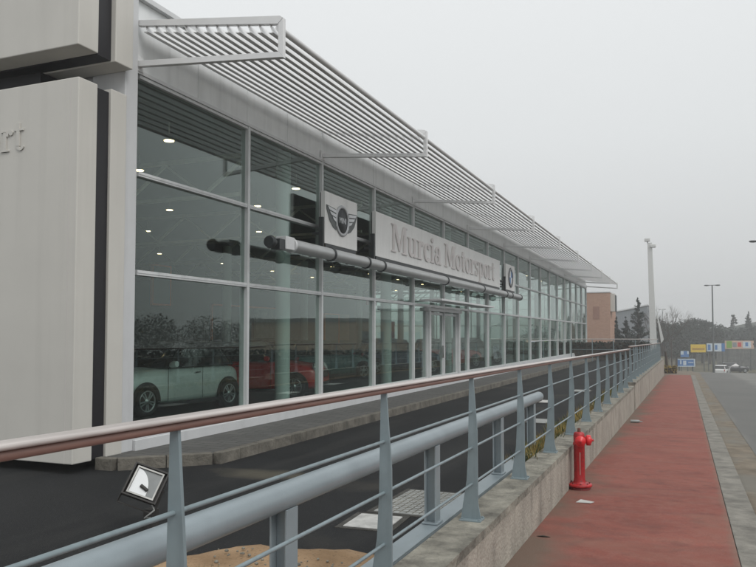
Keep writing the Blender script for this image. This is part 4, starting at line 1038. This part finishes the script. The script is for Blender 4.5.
MB().box(-10,-50,-2,10,50,9.5).build('wall', M['slab_grey'], root); MB().box(-10.2,-50.2,9.502,10.2,50.2,9.9).build('roof', M['lamp_grey'], root)
for k in range(8): MB().box(-10.03,-44+12*k,3,-10.002,-38+12*k,6).build('window', M['dark_metal'], root)

# ------------------------------------------------------------------ haze
hz_ = MB().box(-134,-22,-6.5,134,384,16).build('haze', bpy.data.materials.new('haze_air'))
hm = hz_.data.materials[0]; t, n, l = nt(hm)
for q in list(n): n.remove(q)
o_ = n.new('ShaderNodeOutputMaterial'); pv = n.new('ShaderNodeVolumePrincipled'); pv.inputs['Color'].default_value = (.93,.95,.96,1); pv.inputs['Density'].default_value = .0019; pv.inputs['Anisotropy'].default_value = .2
l.new(pv.outputs[0], o_.inputs['Volume']); hz_['kind'] = 'stuff'; hz_['label'] = 'pale grey mist filling the air over the road and buildings'

# ------------------------------------------------------------------ sky, sun, camera
SUN_EL, SUN_ROT = R(48), R(120)
wd = bpy.data.worlds.new('World'); S.world = wd; wd.use_nodes = True; t = wd.node_tree; n, l = t.nodes, t.links
bg = n['Background']; sk = n.new('ShaderNodeTexSky'); sk.sky_type = 'NISHITA'; sk.sun_disc = False; sk.sun_elevation = SUN_EL; sk.sun_rotation = SUN_ROT; sk.air_density = 1; sk.dust_density = 5; sk.ozone_density = 1
hs = n.new('ShaderNodeHueSaturation'); hs.inputs['Saturation'].default_value = .04; l.new(sk.outputs[0], hs.inputs['Color'])
# cloud cover: an even grey veil, a little brighter overhead
tc = n.new('ShaderNodeTexCoord'); sp = n.new('ShaderNodeSeparateXYZ'); l.new(tc.outputs['Generated'], sp.inputs[0])
rp = n.new('ShaderNodeValToRGB'); e = rp.color_ramp.elements; e[0].position = 0.0; e[0].color = (.495,.505,.51,1); e[1].position = .6; e[1].color = (.79,.81,.82,1)
e2 = e.new(.25); e2.color = (.655,.675,.683,1)
l.new(sp.outputs[2], rp.inputs[0])
ms = n.new('ShaderNodeVectorMath'); ms.operation = 'SCALE'; ms.inputs['Scale'].default_value = 8.6; l.new(rp.outputs[0], ms.inputs[0])
mx = n.new('ShaderNodeMix'); mx.data_type = 'RGBA'; mx.inputs[0].default_value = .9; l.new(hs.outputs[0], mx.inputs[6]); l.new(ms.outputs[0], mx.inputs[7])
l.new(mx.outputs[2], bg.inputs['Color']); bg.inputs['Strength'].default_value = .127
sl = bpy.data.lights.new('sun', 'SUN'); sl.energy = 1.1; sl.angle = R(25); sl.color = (1,.97,.93)
so = bpy.data.objects.new('sun', sl); COL.objects.link(so)
v = Vector((math.sin(SUN_ROT)*math.cos(SUN_EL), math.cos(SUN_ROT)*math.cos(SUN_EL), math.sin(SUN_EL)))
so.rotation_euler = v.to_track_quat('Z', 'Y').to_euler(); so.location = v*30

cam = bpy.data.cameras.new('camera'); co = bpy.data.objects.new('camera', cam); COL.objects.link(co); S.camera = co
cam.sensor_width = 36; cam.lens = F/756*36; cam.clip_end = 3000; cam.clip_start = .05
PITCH = R(2.5)
co.location = (0,0,CAMZ); co.rotation_euler = (PI/2+PITCH, 0, YAW)
cam.shift_y = (335-283.5-F*math.tan(PITCH))/756
S.view_settings.view_transform = 'Standard'; S.view_settings.look = 'None'; S.view_settings.gamma = 1; S.view_settings.exposure = .15; S.view_settings.use_curve_mapping = False
S.cycles.use_denoising = True; S.cycles.volume_bounces = 1; S.cycles.max_bounces = 10; S.cycles.transparent_max_bounces = 24; S.cycles.glossy_bounces = 4; S.cycles.diffuse_bounces = 3
